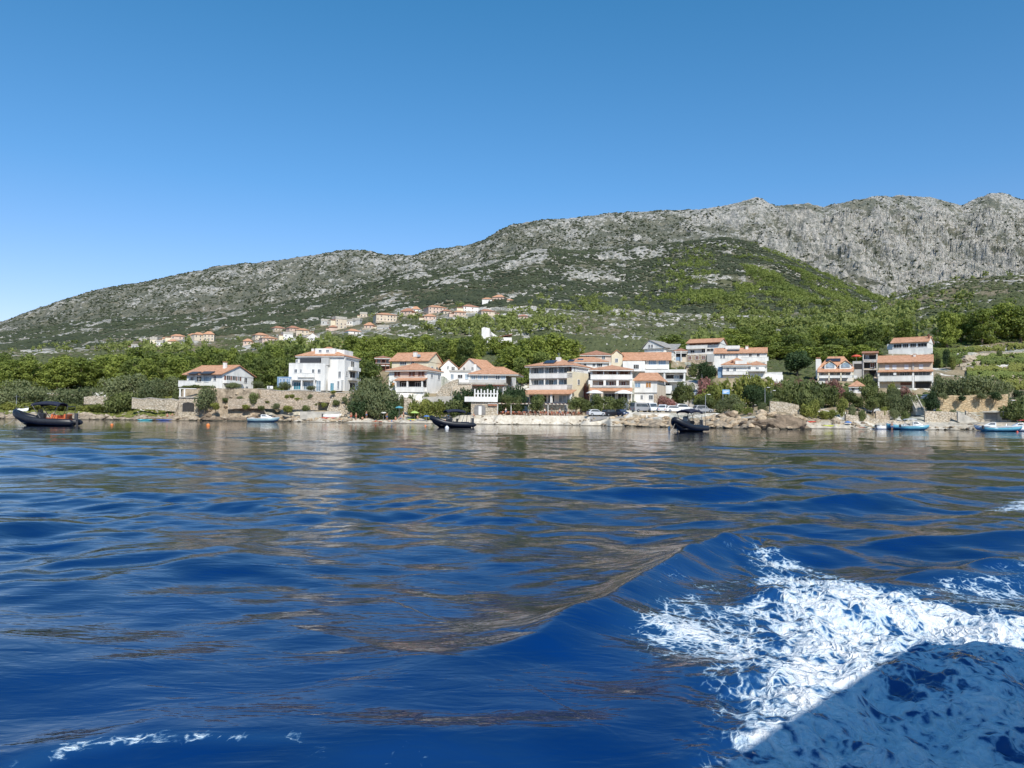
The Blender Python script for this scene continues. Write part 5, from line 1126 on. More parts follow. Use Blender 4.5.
# lane and car park
def sheet(name, pts, m, lift=.03, n=24):
    """a strip lying on the ground between a left and a right edge, (px,D) pairs"""
    mb = MB(); rs = []
    for k in range(n+1):
        u = k/n*(len(pts)-1); i = min(int(u), len(pts)-2); f = u-i; q = [a_*(1-f)+b_*f for a_, b_ in zip(pts[i], pts[i+1])]
        r = []
        for j in range(9):
            px = q[0]+(q[1]-q[0])*j/8; D = q[2]; p = on(px, D); r.append((p.x, p.y, p.z+lift))
        rs.append(r)
    V = [v for r in rs for v in r]; Fq = [(i*9+j, i*9+j+1, (i+1)*9+j+1, (i+1)*9+j) for i in range(n) for j in range(8)]
    return tag(MB().add(V, Fq).build(name, m, None, True), kind='structure')
ASPH = mat('pale_asphalt', (.27, .25, .23), .9, .2, .4)
LANE = mat('concrete_lane', (.40, .37, .33), .9, .2, .4)
sheet('car_park', [(590,716,166.5),(590,716,170),(592,716,176)], ASPH, .06)
sheet('lane', [(684,704,176),(685,703,186),(687,702,200),(688,701,215),(686,699,228),(688,702,240)], LANE, .10, 60)
# ------------------------------------------------------------------ rocks
def rock_mesh(seed, m, name='boulder', sub=2, ax=(1,1,.7)):
    import bmesh
    bm = bmesh.new(); bmesh.ops.create_icosphere(bm, subdivisions=sub, radius=1); rg_ = np.random.default_rng(seed)
    co = np.array([v.co for v in bm.verts]); pl_ = rg_.normal(size=(14,3)); pl_ /= np.linalg.norm(pl_, axis=1)[:,None]; h_ = rg_.uniform(.6,.95,14)
    for n_, q in zip(pl_, h_):
        d_ = co@n_; co -= np.maximum(d_-q, 0)[:,None]*n_
    nz = np.array([fbm(np.array([c[0]*2.3+c[2]*3+seed]), np.array([c[1]*2.3-c[2]*1.7]), 4, seed)[0] for c in co]); co *= (.8+.42*nz)[:,None]; co *= np.array(ax)
    for v, c in zip(bm.verts, co): v.co = c
    me = bpy.data.meshes.new(name); bm.to_mesh(me); bm.free(); me.materials.append(m); return me
RK = [rock_mesh(i, ROCK) for i in range(6)]; RKD = [rock_mesh(20+i, ROCKD) for i in range(5)]
PALE = rock_mat('pale_orange_rock', (.24, .165, .10), (.56, .44, .30)); RKP = [rock_mesh(40+i, PALE) for i in range(7)]
def rocks(n, t0, t1, f, sz, meshes, label, group, cat='rock', name=None):
    name = 'boulder' if sz > .6 else 'stone'
    for i in range(n):
        t_ = rnd.uniform(t0, t1); u = rnd.random(); s0 = float(np.interp(t_, SHORE[:,0], SHORE[:,1])); D, z = f(t_, u, s0); r = sz*rnd.uniform(.5, 1.35)
        o = bpy.data.objects.new(name, rnd.choice(meshes)); COL.objects.link(o); x = D*(t_-512)/F
        o.location = (x, D, (HZ(x, D) if z is None else z)+r*.12); o.scale = (r*rnd.uniform(.9,1.5), r, r*rnd.uniform(.7,1.1)); o.rotation_euler = (rnd.uniform(-.3,.3), rnd.uniform(-.3,.3), rnd.uniform(0,6.28))
        tag(o, label, cat, group)
rocks(105, 612, 736, lambda t_, u, s0: (s0-1.5+u*15, -.2+u*2.3), .7, RKP, 'pale orange riprap block on the bank below the car park', 'riprap blocks below the car park')
rocks(60, -20, 180, lambda t_, u, s0: (s0-1+u*5, None), .75, RK, 'weathered shore rock along the left waterline', 'rocks of the left shore')
rocks(44, 186, 300, lambda t_, u, s0: (s0-1+u*4, None), .85, RK+RKD[:2], 'brown rock at the water below the villa terraces', 'rocks below the villa terraces')
rocks(50, 722, 806, lambda t_, u, s0: (s0-1+u*16, .1+u*2.6), .95, RKP+RKD, 'jumbled rock beside the big brown outcrop', 'rocks around the brown outcrop')
rocks(26, 482, 520, lambda t_, u, s0: (s0-.6+u*1.8, .0), .33, RKD, 'small dark stone at the water edge in front of the restaurant', 'stones at the restaurant beach edge')
rocks(70, 206, 350, lambda t_, u, s0: (s0+1.5+u*5, None), .6, RK+RKP, 'pale rubble stone on the bank under the villa terraces', 'rubble under the villa terraces')
rocks(60, 480, 618, lambda t_, u, s0: (s0-.3+u*5, None), .26, RKP+RKD, 'small stone lying on the pebble beach below the restaurant', 'stones of the restaurant beach')
rocks(40, 850, 980, lambda t_, u, s0: (s0-.5+u*6, None), .5, RK+RKD, 'stone along the right shore between the walls', 'stones of the right shore')
rocks(24, 806, 850, lambda t_, u, s0: (s0+5+u*8, None), .6, RK, 'stone scattered below the bright bushes', 'stones below the bright bushes')
for (px, D, sx, sy, sz_, lb, sd) in ((786,137.5,4.0,2.6,2.5,'largest brown craggy outcrop standing in the water at the end of the riprap',61),(768,138.5,3.0,2.4,2.1,'second craggy outcrop touching the largest one on its left',62),(752,141,2.6,2,1.7,'third lower craggy outcrop left of the two big ones',63),(800,139.5,2,1.6,1.2,'low dark outcrop at the right foot of the largest one',64),(236,179.5,5,1.6,1.1,'long flat brown rock shelf at the water below the villa',65),(216,179,3,1.3,1.0,'dark rock shelf left of the long flat one',66),(264,178.8,2.5,1.3,.8,'low rock shelf beside the grey cabin boat',67),(62,177,6,1.3,.8,'flat rock shelf behind the left inflatable boat',68),(158,178.5,3,1.2,.7,'dark low rock shelf near the cellar',69)):
    me = rock_mesh(sd, ROCKD if 'dark' in lb or 'brown' in lb or 'craggy' in lb else ROCK, sub=4); o = bpy.data.objects.new('rock_outcrop', me); COL.objects.link(o); o.location = (D*(px-512)/F, D, sz_*.15); o.scale = (sx, sy, sz_*1.25); tag(o, lb, 'rock')
o = bpy.data.objects.new('rock_outcrop', rock_mesh(72, ROCK, sub=4)); COL.objects.link(o); p = ray_ground(968, 361); o.location = p; o.scale = (3.6, 3, 3.3); tag(o, 'big smooth pale rock among the vineyard terraces', 'rock')
# ------------------------------------------------------------------ boats
def rib(name, px, py, D, yaw, Ls, label, orange=False, fender=False, tall=1.0):
    p = G(px, py); o = empty(name, (D*(px-512)/F, D, 0), yaw, label, 'inflatable boat'); W = Ls*.19; r = Ls*.047
    pts = []; 
    side = [(-.5,1,.36),(-.3,1,.38),(0,1,.44),(.22,.93,.62),(.38,.66,.92),(.47,.28,1.18)]
    for x, w_, z in side: pts.append((x*Ls, w_*W, z))
    pts.append((.5*Ls, 0, 1.26)); pts += [(x*Ls, -w_*W, z) for x, w_, z in side[::-1]]
    rr = [r*.35]+[r]*(len(pts)-2)+[r*.35]; pts = [(-.56*Ls, W, .34)]+pts+[(-.56*Ls, -W, .34)]; rr = [r*.3, r*.95]+[r]*(len(pts)-4)+[r*.95, r*.3]
    tb = MB().tube(pts, rr, 12).build('buoyancy_tube', BLACKR, o, True)
    hb = MB(); rings = []
    for x, hw, kz, cz in ((-.47,.8,-.25,.25),(-.2,.85,-.28,.28),(.1,.8,-.22,.36),(.3,.55,-.02,.5),(.42,.24,.4,.95),(.475,.05,.7,1.15)): rings.append([(x*Ls,hw*W,cz),(x*Ls,0,kz),(x*Ls,-hw*W,cz)])
    hb.loft(rings).build('hull', BLACKR, o, True)
    MB().box(-.46*Ls,.3*Ls,-W*.85,W*.85,.26,.34).build('deck', GREY if False else IRON, o)
    mb = MB(); mb.prism([(.0,.34),(.14*Ls,.34),(.12*Ls,1.05),(.05*Ls,1.25),(.0,1.2)], -.42, .42); c = mb.build('console', BLACKR, o, bevel=.03)
    MB().prism([(.05*Ls,1.25),(.11*Ls,1.06),(.10*Ls,1.5),(.07*Ls,1.62)], -.38, .38).build('windscreen', GLASS, c)
    MB().tube([(-.02*Ls+.2*math.cos(a_)*0,.2*math.cos(a_),1.1+.2*math.sin(a_)) for a_ in [i*math.pi/5 for i in range(11)]], .02, 5).build('steering_wheel', IRON, c)
    st = MB().box(-.14*Ls,-.04*Ls,-.45,.45,.34,.78).build('helm_seat', BLACKR if not orange else ORANGE, o, bevel=.04); MB().box(-.15*Ls,-.13*Ls,-.45,.45,.78,1.15).build('seat_back', BLACKR if not orange else ORANGE, st, bevel=.03)
    MB().box(-.40*Ls,-.27*Ls,-W*.75,W*.75,.34,.74).build('stern_bench', ORANGE if orange else NAVYF, o, bevel=.05)
    if orange: MB().box(-.26*Ls,-.15*Ls,-W*.7,W*.7,.34,1.05).build('cushion', ORANGE, o, bevel=.05); MB().box(-.40*Ls,-.37*Ls,-W*.75,W*.75,.74,1.15).build('cushion', ORANGE, o, bevel=.05)
    e = MB(); e.loft([[(-.50*Ls-.0+a_*.34,b_*.2,z) for a_, b_ in ((0,-1),(-1,-1),(-1.25,0),(-1,1),(0,1))] for z in (.55,.75,1.05,1.25)]); eo = e.build('outboard_motor', IRON, o, bevel=.04); MB().box(-.55*Ls-.05,-.53*Ls+.05,-.07,.07,-.45,.6).build('engine_leg', IRON, eo)
    zc = 2.1; ca, cb = -.30*Ls, .16*Ls; rings = []
    for i in range(9):
        u = i/8; x = ca+(cb-ca)*u; rings.append([(x, W*.98*q, zc+.16*math.sin(math.pi*u)+.14*(1-q*q)-(.05 if False else 0)) for q in (-1,-.6,-.2,.2,.6,1)]+[(x, W*.98*q, zc-(.24 if abs(q) == 1 else .08)+.16*math.sin(math.pi*u)+.14*(1-q*q)) for q in (1,.6,.2,-.2,-.6,-1)])
    cn = MB().loft(rings).build('bimini_canopy', NAVYF, o, True)
    for sy in (-1, 1):
        for x0, x1 in ((-.2,ca/Ls+.01),(-.02,cb/Ls-.01)): MB().tube([(x0*Ls, sy*W, .62),(x1*Ls, sy*W*.97, zc-.02)], .035, 6).build('canopy_pole', IRON, cn)
    o.scale = (1, 1, tall)
    a = MB(); a.tube([(-.42*Ls,-W*.95,.5),(-.44*Ls,-W*.8,1.9),(-.44*Ls,W*.8,1.9),(-.42*Ls,W*.95,.5)], .045, 7).build('roll_bar', IRON, o)
    MB().tube([(.49*Ls,0,.8),(.56*Ls,.0,.35),(.70*Ls,.1,-.05)], .018, 5).build('mooring_line', GREY, o)
    MB().tube([(.2*Ls,-W*.93-r,.56),(.1*Ls,-W-r,.5),(-.2*Ls,-W-r,.42)], .03, 5).build('grab_rope', GREY, tb)
    MB().box(-.18*Ls,.02*Ls,-W-r*1.02-.012,-W-r*1.02,.36,.5).build('hull_marking', FRAME, tb)
    if fender:
        for q in (-.12,-.02,.30): MB().tube([(q*Ls,-W-r*1.6,.55),(q*Ls,-W-r*1.9,.4),(q*Ls,-W-r*1.9,.1),(q*Ls,-W-r*1.7,0)], [.04,.16,.16,.04], 8).build('fender', FRAME, o, True)
    return o
rib('inflatable_boat', 46, 425, 98, math.pi+.12, 7.1, 'black inflatable boat with orange cushions and black canopy moored at far left', orange=True, tall=1.3)
rib('inflatable_boat', 452, 427, 122, math.pi+.35, 6.6, 'small dark inflatable boat with flat black canopy moored off the middle of the beach', tall=1.2)
rib('inflatable_boat', 688, 431, 106, math.pi+.75, 6.2, 'black inflatable boat with navy canopy and white fenders moored off the riprap', fender=True, tall=1.3)
# the folded cockpit cover standing on the right-hand boat's canopy
def cabin_boat(px, D, yaw, Ls, hull, label, cabin=True, canopy=None, z=0, name='motor_boat'):
    o = empty(name, (D*(px-512)/F, D, z), yaw, label, 'boat'); W = Ls*.17; mb = MB(); rg_ = []
    for x, hw, kz, ch, top in ((-.5,.88,-.15,.2,.75),(-.2,1,-.18,.2,.78),(.1,.98,-.15,.25,.85),(.32,.68,0,.4,.95),(.45,.28,.35,.65,1.03),(.5,.03,.75,.9,1.08)): rg_.append([(x*Ls,hw*W,top),(x*Ls,hw*W*.82,ch),(x*Ls,0,kz),(x*Ls,-hw*W*.82,ch),(x*Ls,-hw*W,top)])
    h_ = mb.loft(rg_).build('hull', hull, o, True)
    MB().loft([[(a_*Ls,q*w_*W,zz),(a_*Ls,q*w_*W,zz+.07)] if False else [(a_*Ls,w_*W,zz),(a_*Ls,w_*W,zz+.08),(a_*Ls,-w_*W,zz+.08),(a_*Ls,-w_*W,zz)] for a_, w_, zz in ((-.5,.92,.75),(-.2,1.04,.78),(.1,1.02,.86),(.32,.72,.96),(.45,.32,1.04),(.505,.05,1.1))]).build('deck', WGEL, h_)
    if cabin:
        cpr = MB().prism([(-.08*Ls,.8),(.3*Ls,.95),(.2*Ls,1.25),(.08*Ls,1.62),(-.08*Ls,1.65)], -W*.66, W*.66).build('cabin', WGEL, o, bevel=.06)
        MB().prism([(-.05*Ls,1.25),(.13*Ls,1.25),(.07*Ls,1.52),(-.05*Ls,1.54)], -W*.67-.012, W*.67+.012).build('cabin_window', GLASS, cpr)
    e = MB(); e.loft([[(-.50*Ls+a_*.3,b_*.17,zz) for a_, b_ in ((0,-1),(-1,-1),(-1.2,0),(-1,1),(0,1))] for zz in (.5,.7,.95,1.1)]); e.build('outboard_motor', IRON, o, bevel=.03)
    MB().box(-.42*Ls,-.3*Ls,-W*.7,W*.7,.8,.98).build('bench', mat('boat_cushion',(.5,.5,.48),.7), o, bevel=.03)
    if canopy:
        zc = 2.1; cn = MB().loft([[(x*Ls,W*.9*q,zc+dz+.08*(1-q*q)) for q in (-1,-.3,.3,1)]+[(x*Ls,W*.9*q,zc+dz-.05) for q in (1,-1)] for x, dz in ((-.42,-.06),(-.25,.03),(-.08,.06),(.06,-.03))]).build('canopy', canopy, o, True)
        for sy in (-1,1):
            for x0, x1 in ((-.3,-.4),(-.02,.04)): MB().tube([(x0*Ls,sy*W*.92,.82),(x1*Ls,sy*W*.88,zc-.03)], .03, 5).build('canopy_pole', STEEL, cn)
    MB().tube([(.46*Ls,W*.3,1.1),(.40*Ls,W*.5,1.45),(.2*Ls,W*.85,1.4),(.18*Ls,W*.9,.95)], .02, 5).build('bow_rail', STEEL, o); MB().tube([(.46*Ls,-W*.3,1.1),(.40*Ls,-W*.5,1.45),(.2*Ls,-W*.85,1.4),(.18*Ls,-W*.9,.95)], .02, 5).build('bow_rail', STEEL, o)
    return o
GRN = mat('grey_teal_hull', (.22,.33,.36), .35, .15, 1)
cabin_boat(264.5, 168, .12, 6.6, GRN, 'grey teal cabin boat with white deck moored below the stone terraces')
cabin_boat(915, 150, -.35, 4.9, BGEL, 'white and blue cabin boat with white canopy moored at the grey quay', canopy=WGEL)
cabin_boat(993, 148, 2.6, 6.2, WGEL, 'white speedboat with dark cockpit moored left of the light blue boat', canopy=None)
cabin_boat(1003, 142, .1, 7.6, BGEL, 'long light blue open boat moored at the right edge', cabin=False)
cabin_boat(1020, 146, 2.9, 5, WGEL, 'white boat with raised canopy cut by the right edge', canopy=mat('red_canvas',(.5,.06,.05),.8))
cabin_boat(333, 181, .2, 4.2, WGEL, 'small white open boat pulled up beside the beach steps', cabin=False, z=HZ(181*(333-512)/F,181)-.1)
cabin_boat(886, 157.4, .2, 4.4, WGEL, 'white dinghy drawn up on the small right beach', cabin=False, z=HZ(157.4*(886-512)/F,157.4)-.1)
cabin_boat(897, 156, 2.9, 4.0, BGEL, 'blue and white dinghy drawn up left of the cabin boat', cabin=False, z=.15)
cabin_boat(24, 184.5, .1, 2.4, WGEL, 'small white dinghy lying ashore behind the left inflatable boat', cabin=False, z=HZ(184.5*(24-512)/F,184.5)-.05)
def kayak(px, D, yaw, m, label, z=None, Ls=3.6, cat='kayak', name='kayak'):
    x = D*(px-512)/F; o = empty(name, (x, D, (HZ(x, D) if z is None else z)+.12), yaw, label, cat)
    MB().loft([[(u*Ls/2, w_*.36*math.cos(a_), .16*w_*math.sin(a_)+.12*u*u) for a_ in [k*math.pi/4 for k in range(8)]] for u, w_ in ((-1,.04),(-.8,.5),(-.4,.92),(0,1),(.4,.92),(.8,.5),(1,.04))]).build('hull', m, o, True)
    MB().loft([[(a_*.55, .26*b_, .165) for a_, b_ in ((-1,0),(-.6,1),(.6,1),(1,0),(.6,-1),(-.6,-1))],[(a_*.6, .3*b_, .20) for a_, b_ in ((-1,0),(-.6,1),(.6,1),(1,0),(.6,-1),(-.6,-1))]]).build('cockpit_rim', IRON, o)
KY = mat('yellow_green_plastic', (.5,.55,.08), .4, .1); KT = mat('turquoise_plastic', (.08,.45,.5), .4, .1); KR = mat('red_plastic', (.55,.07,.04), .4, .1); KB = mat('blue_plastic', (.04,.1,.35), .4, .1); KO = mat('orange_plastic', (.7,.2,.04), .45, .1)
kayak(831, 158, .1, KY, 'yellow green kayak on the small beach right of the outcrop'); kayak(146, 172, 0, KT, 'pale turquoise paddle board floating in front of the pale shore wall', z=.0); kayak(810, 157, .4, KR, 'red kayak on the small beach beside the outcrop'); kayak(880, 160, .2, KT, 'turquoise kayak on the right beach'); kayak(165, 174, .2, KB, 'blue kayak near the dark rock shelf left of the cellar', z=.05)
kayak(329, 179.5, .1, KR, 'red kayak below the white beached boat'); kayak(414, 176, .2, KY, 'yellow green kayak on the beach below the hedge', Ls=3)
kayak(872, 158.6, -.3, WGEL, 'white kayak on the right beach')
def buoy(px, D, m, label, r=.2):
    o = empty('mooring_buoy', (D*(px-512)/F, D, 0), 0, label, 'buoy'); MB().loft([[(r*w_*math.cos(a_), r*w_*math.sin(a_), zz*r) for a_ in [k*math.pi/5 for k in range(10)]] for zz, w_ in ((-.6,.5),(-.2,.95),(.3,1),(.8,.75),(1.1,.35),(1.25,.15))]).build('float', m, o, True)
    MB().tube([(0,0,1.2*r),(0,0,1.6*r)], .05, 6).build('eye', STEEL, o)
buoy(113, 108, KO, 'orange buoy right of the left inflatable boat'); buoy(209, 112, KO, 'orange buoy below the cellar', .28); buoy(426, 132, KO, 'small orange buoy left of the middle inflatable boat'); buoy(447.5, 112, FRAME, 'white buoy in front of the middle inflatable boat', .3); buoy(1017, 136, KR, 'red buoy at the right edge')
# ------------------------------------------------------------------ cars
def car(px, D, yaw, m, label, kind='hatch', z=None, name='parked_car', cat='car'):
    x = D*(px-512)/F; o = empty(name, (x, D, (HZ(x, D) if z is None else z)+.10), yaw, label, cat); L_, W, H_ = {'hatch':(4.1,1.75,1.48),'suv':(4.5,1.85,1.68),'van':(5.0,1.95,2.1),'wagon':(4.6,1.8,1.5)}[kind]
    a = L_/2
    if kind == 'van': low = [(-a,.3),(a-.05,.3),(a,.6),(a-.1,.95),(a-.9,1.15),(-a,1.15)]; gh = [(-a+.02,1.14),(a-.95,1.14),(a-1.6,H_-.05),(a-1.9,H_),(-a+.12,H_)]; win_ = [(-a+.5,1.2),(a-1.15,1.2),(a-1.68,H_-.28),(-a+.5,H_-.28)]
    else: low = [(-a,.35),(-a+.15,.25),(a-.15,.25),(a,.4),(a-.03,.68),(a-.25,.80),(a-1.15,.92),(-a+.25,.98),(-a,.9)]; gh = [(-a+.25,.95),(a-1.15,.9),(a-1.85,H_-.06),(a-2.2,H_),(-a+.95,H_),(-a+.5,H_-.12)]; win_ = [(-a+.5,1.0),(a-1.35,.97),(a-1.92,H_-.14),(a-2.2,H_-.1),(-a+.95,H_-.1),(-a+.72,H_-.2)]
    b_ = MB().prism(low, -W/2, W/2).build('body', m, o, bevel=.07); g = MB().prism(gh, -W/2+.12, W/2-.12).build('cabin', m, o, bevel=.06)
    MB().prism(win_, -W/2+.105, W/2-.105).build('side_window', GLASS, g)
    wx = gh[1][0]-.02; MB().add([(gh[1][0]+.02,-W/2+.2,gh[1][1]+.07),(gh[1][0]+.02,W/2-.2,gh[1][1]+.07),(gh[2][0]+.03,W/2-.25,gh[2][1]-.05),(gh[2][0]+.03,-W/2+.25,gh[2][1]-.05)],[(0,1,2,3)]).build('windscreen', GLASS, g)
    MB().add([(gh[0][0]-.02,-W/2+.2,gh[0][1]+.12),(gh[0][0]-.02,W/2-.2,gh[0][1]+.12),(gh[-1][0]-.03,W/2-.25,gh[-1][1]-.05),(gh[-1][0]-.03,-W/2+.25,gh[-1][1]-.05)],[(0,3,2,1)]).build('rear_window', GLASS, g)
    for sx in (-1, 1):
        for sy in (-1, 1):
            cx, cy = sx*L_*.31, sy*(W/2-.08)
            w_ = MB().tube([(cx,cy-.11,.33),(cx,cy+.11,.33)], .33, 16).build('wheel', BLACKR, o); MB().tube([(cx,cy-.12,.33),(cx,cy+.12,.33)], .19, 10).build('rim', STEEL, w_)
        MB().box(sx*a-.04,sx*a+.012,-W/2+.1,-W/2+.42,.62,.76).build('headlight' if sx>0 else 'tail_light', FRAME if sx>0 else KR, b_); MB().box(sx*a-.04,sx*a+.012,W/2-.42,W/2-.1,.62,.76).build('headlight' if sx>0 else 'tail_light', FRAME if sx>0 else KR, b_)
    MB().box(a-.04,a+.02,-.26,.26,.42,.53).build('number_plate', FRAME, b_)
def paint(n, c, r=.28): return mat(n, c, r, .04, 1)
CW = paint('white_car_paint',(.75,.75,.75)); CS = paint('silver_car_paint',(.5,.51,.53)); CK = paint('black_car_paint',(.02,.02,.023)); CBl = paint('dark_blue_car_paint',(.03,.045,.10)); CG = paint('grey_car_paint',(.3,.3,.31))
car(596.5, 170, .25, CS, 'silver hatchback at the left end of the row of parked cars'); car(611, 171.5, .6, CK, 'black wagon parked between the silver hatchback and the dark blue car', 'wagon'); car(622.5, 171, -1.2, CBl, 'dark blue car parked in front of the clipped trees', 'hatch')
car(641.5, 172, .5, CG, 'grey panel van parked in front of the stone-cornered house', 'van', name='parked_van', cat='van'); car(652, 173, -1.45, CW, 'white van seen head-on right of the grey van', 'van', name='parked_van', cat='van')
car(663.5, 171, 1.25, CW, 'white estate car right of the white van', 'suv'); car(674, 171.5, .3, CW, 'white saloon car parked next to the navy boat canopy', 'wagon'); car(684, 182, .12, CW, 'white car crossing the foot of the lane', 'suv')
car(693.5, 204, -1.5, CW, 'white van coming down the lane', 'van', name='van', cat='van'); car(699, 196, 1.4, CK, 'black car half hidden at the right side of the lane', 'hatch'); car(693, 243, .05, CK, 'black car parked highest up the lane under the tall white house', 'wagon')
car(703, 172, .2, CG, 'grey green off-road car parked at the right end of the car park', 'suv'); car(930, 199, .2, CW, 'white car parked under the right end of the apartment house', 'hatch'); car(874, 181, .15, CS, 'silver car parked under the garden trees', 'hatch')
car(512, 252, .3, CW, 'white car parked under the pine clump left of the hotel', 'wagon')
car(780, 190, .1, paint('dark_red_car_paint',(.25,.03,.04)), 'dark red car behind the bank above the boulder', 'hatch', z=P(780,401,190).z)
# ------------------------------------------------------------------ parasols, board, lamps
def parasol(px, D, ytop, wpx, m, label, zb=None, name='parasol'):
    x = D*(px-512)/F; z = HZ(x, D) if zb is None else zb; top = P(px, ytop, D).z-z; o = empty(name, (x, D, z), 0, label, 'parasol'); r = wpx*D/F/2
    MB().tube([(0,0,-.3),(0,0,top)], .04, 6).build('pole', STEEL, o); n = 8; rim = [(r*math.cos(k*2*math.pi/n), r*math.sin(k*2*math.pi/n), top-r*.36) for k in range(n)]; mid = [(.55*r*math.cos(k*2*math.pi/n), .55*r*math.sin(k*2*math.pi/n), top-r*.12) for k in range(n)]
    mb = MB().add([(0,0,top)]+mid+rim+[(a_,b_,c_-.14) for a_,b_,c_ in rim], [(0,1+k,1+(k+1)%n) for k in range(n)]+[(1+k,1+n+k,1+n+(k+1)%n,1+(k+1)%n) for k in range(n)]+[(1+n+k,1+2*n+k,1+2*n+(k+1)%n,1+n+(k+1)%n) for k in range(n)])
    mb.build('canopy', m, o)
FT = mat('teal_fabric',(.1,.33,.4),.8); FG = mat('lime_fabric',(.4,.55,.15),.8); FR = mat('red_fabric',(.6,.1,.05),.8); FB = mat('blue_fabric',(.08,.18,.42),.8)
parasol(399.5,178,406,8.5,FT,'teal beach parasol right of the dark grove'); parasol(360.5,178,407.3,8,FT,'turquoise beach parasol under the left edge of the grove'); parasol(415,176,411,8.5,FG,'lime green beach parasol set low below the hedge'); parasol(857,224,354.5,10,FR,'red parasol on the terrace left of the loggia house',P(857,361,224).z)
parasol(427,175,415,6,FB,'blue beach shelter parasol left of the middle inflatable boat'); parasol(595,180.2,389.8,17,AWN,'left cream parasol in front of the seafront house',P(595,411,180.2).z); parasol(624,180.2,389.8,19,AWN,'right cream parasol in front of the seafront house',P(624,411,180.2).z); parasol(848,160,421,7,FB,'dark blue beach parasol on the small right beach')
parasol(384,177,411.5,6,AWN,'small white beach parasol at the right of the grove')
o = empty('notice_board', P(726,405,172), 0, 'blue notice board on two posts in front of the thicket', 'sign'); k_ = 172/F
MB().box(-3.6*k_,3.6*k_,-.05,.05,11*k_,15.4*k_).build('panel', mat('sky_blue_sign',(.2,.38,.62),.5,.05), o)
for x in (-3,3): MB().tube([(x*k_,.06,-2),(x*k_,.06,14*k_)], .06, 6).build('post', STEEL, o)
MB().box(-2.6*k_,2.6*k_,-.062,-.052,13.4*k_,14.2*k_).build('white_stripe', FRAME, o); MB().box(-2.6*k_,.6*k_,-.062,-.052,12*k_,12.7*k_).build('white_stripe', FRAME, o)
def pole(px, D, yt, yb, label, arm=True, name='street_lamp', cat='lamp post'):
    p = P(px, yb, D); h_ = (yb-yt)*D/F; o = empty(name, p, 0, label, cat); MB().tube([(0,0,-1),(0,0,h_)], [.09,.05], 7).build('pole', STEEL, o)
    if arm: MB().tube([(0,0,h_),(.6,-.2,h_+.15)], .03, 5).build('arm', STEEL, o); MB().box(.4,1.0,-.3,-.1,h_+.08,h_+.2).build('lamp_head', FRAME, o)
    else: MB().box(-.7,.7,-.05,.05,h_-.5,h_-.38).build('crossarm', IRON, o)
pole(705.5,168,395,412,'slim grey lamp post in front of the light green shrubs'); pole(931,176,401,412,'slim lamp post at the left end of the tan wall'); pole(1009.5,164,401,418,'slim lamp post above the concrete boat shelter'); pole(469,425,326.5,345,'wooden utility pole left of the hill chapel',False,'utility_pole','pole'); pole(771,180,391,405,'slim lamp post above the brown outcrop'); pole(16,186,395,413,'thin wooden post at the left shore behind the inflatable boat',False,'utility_pole','pole'); pole(765,176,388,402,'white flagless post beside the very dark trees',True)
# blue container-like beach kiosk left of the grove and white caravan
k = House(None,'camper_van','white camper parked on the terrace between villa and glazed annex','camper',None,(268,389,188,0,267,274,3)); k.box('body',267,273,386,388.6,0,2,WGEL); k.win(268,270,386.5,387.6,0,mull=0); k.box('wheel',268,269,388.4,389.2,0.05,1.9,BLACKR)
# ------------------------------------------------------------------ restaurant under its pergola
pg = House(None, 'pergola', 'long white restaurant pergola in front of the hotel', 'pergola', None, (497,415.3,176,0,497,570,5))
pg.box('beam',496,569,403.3,403.9,-.1,.1,BEIGE); pg.box('beam',496,569,402.6,403.3,4,4.2,AWN)
for i in range(19): pg.box('slat',497+i*3.9,498.4+i*3.9,402.6,403.1,-.3,4.4,BROWN)
pg.cols((497.6,511,529,548,567),404,417,-.1,AWN,.11,'post'); pg.cols((497.6,529,567),403.3,417,4,AWN,.16,'post')
def chair_proto(m):
    o = empty('chair', (0,0,0), 0, 'x', 'chair', 'x'); MB().box(-.22,.22,-.22,.22,.43,.48).build('seat', m, o); MB().box(-.22,.22,.19,.23,.5,.92).build('backrest', m, o)
    for x in (-.2,.2):
        for y in (-.2,.2): MB().tube([(x,y,.43),(x*1.1,y*1.1,0)], .022, 5).build('leg', m, o)
    return o
def table_proto():
    o = empty('table', (0,0,0), 0, 'x', 'table', 'x'); MB().box(-.45,.45,-.4,.4,.72,.76).build('tabletop', AWN, o)
    for x in (-.38,.38):
        for y in (-.33,.33): MB().tube([(x,y,.72),(x,y,0)], .025, 5).build('leg', BROWN, o)
    return o
RW = mat('red_brown_wood', (.26,.08,.04), .6, .2, 3); CH = chair_proto(RW); TB = table_proto(); kids = {}
for x in bpy.data.objects:
    if x.parent: kids.setdefault(x.parent.name, []).append(x)
first = True
for i, px in enumerate(np.arange(503, 584, 5.4)):
    for j, D in enumerate((176.4, 178.8)):
        xx = D*(px+(j*2)-512)/F; z = HZ(xx, D)+.02
        t_ = TB if first else copy_tree(TB, None, kids); t_.location = (xx, D, z); t_['label'] = 'white topped table set out under the restaurant pergola'; t_['group'] = 'tables of the beach restaurant'
        for s_, (dx, dy_) in enumerate(((-.72,0),(.72,0),(0,-.68))):
            c = CH if first and s_ == 0 else copy_tree(CH, None, kids); c.location = (xx+dx, D+dy_, z); c.rotation_euler.z = (math.pi/2, -math.pi/2, math.pi)[s_]+rnd.uniform(-.2,.2); c['label'] = 'red brown wooden chair at a table under the restaurant pergola'; c['group'] = 'chairs of the beach restaurant'
        first = False
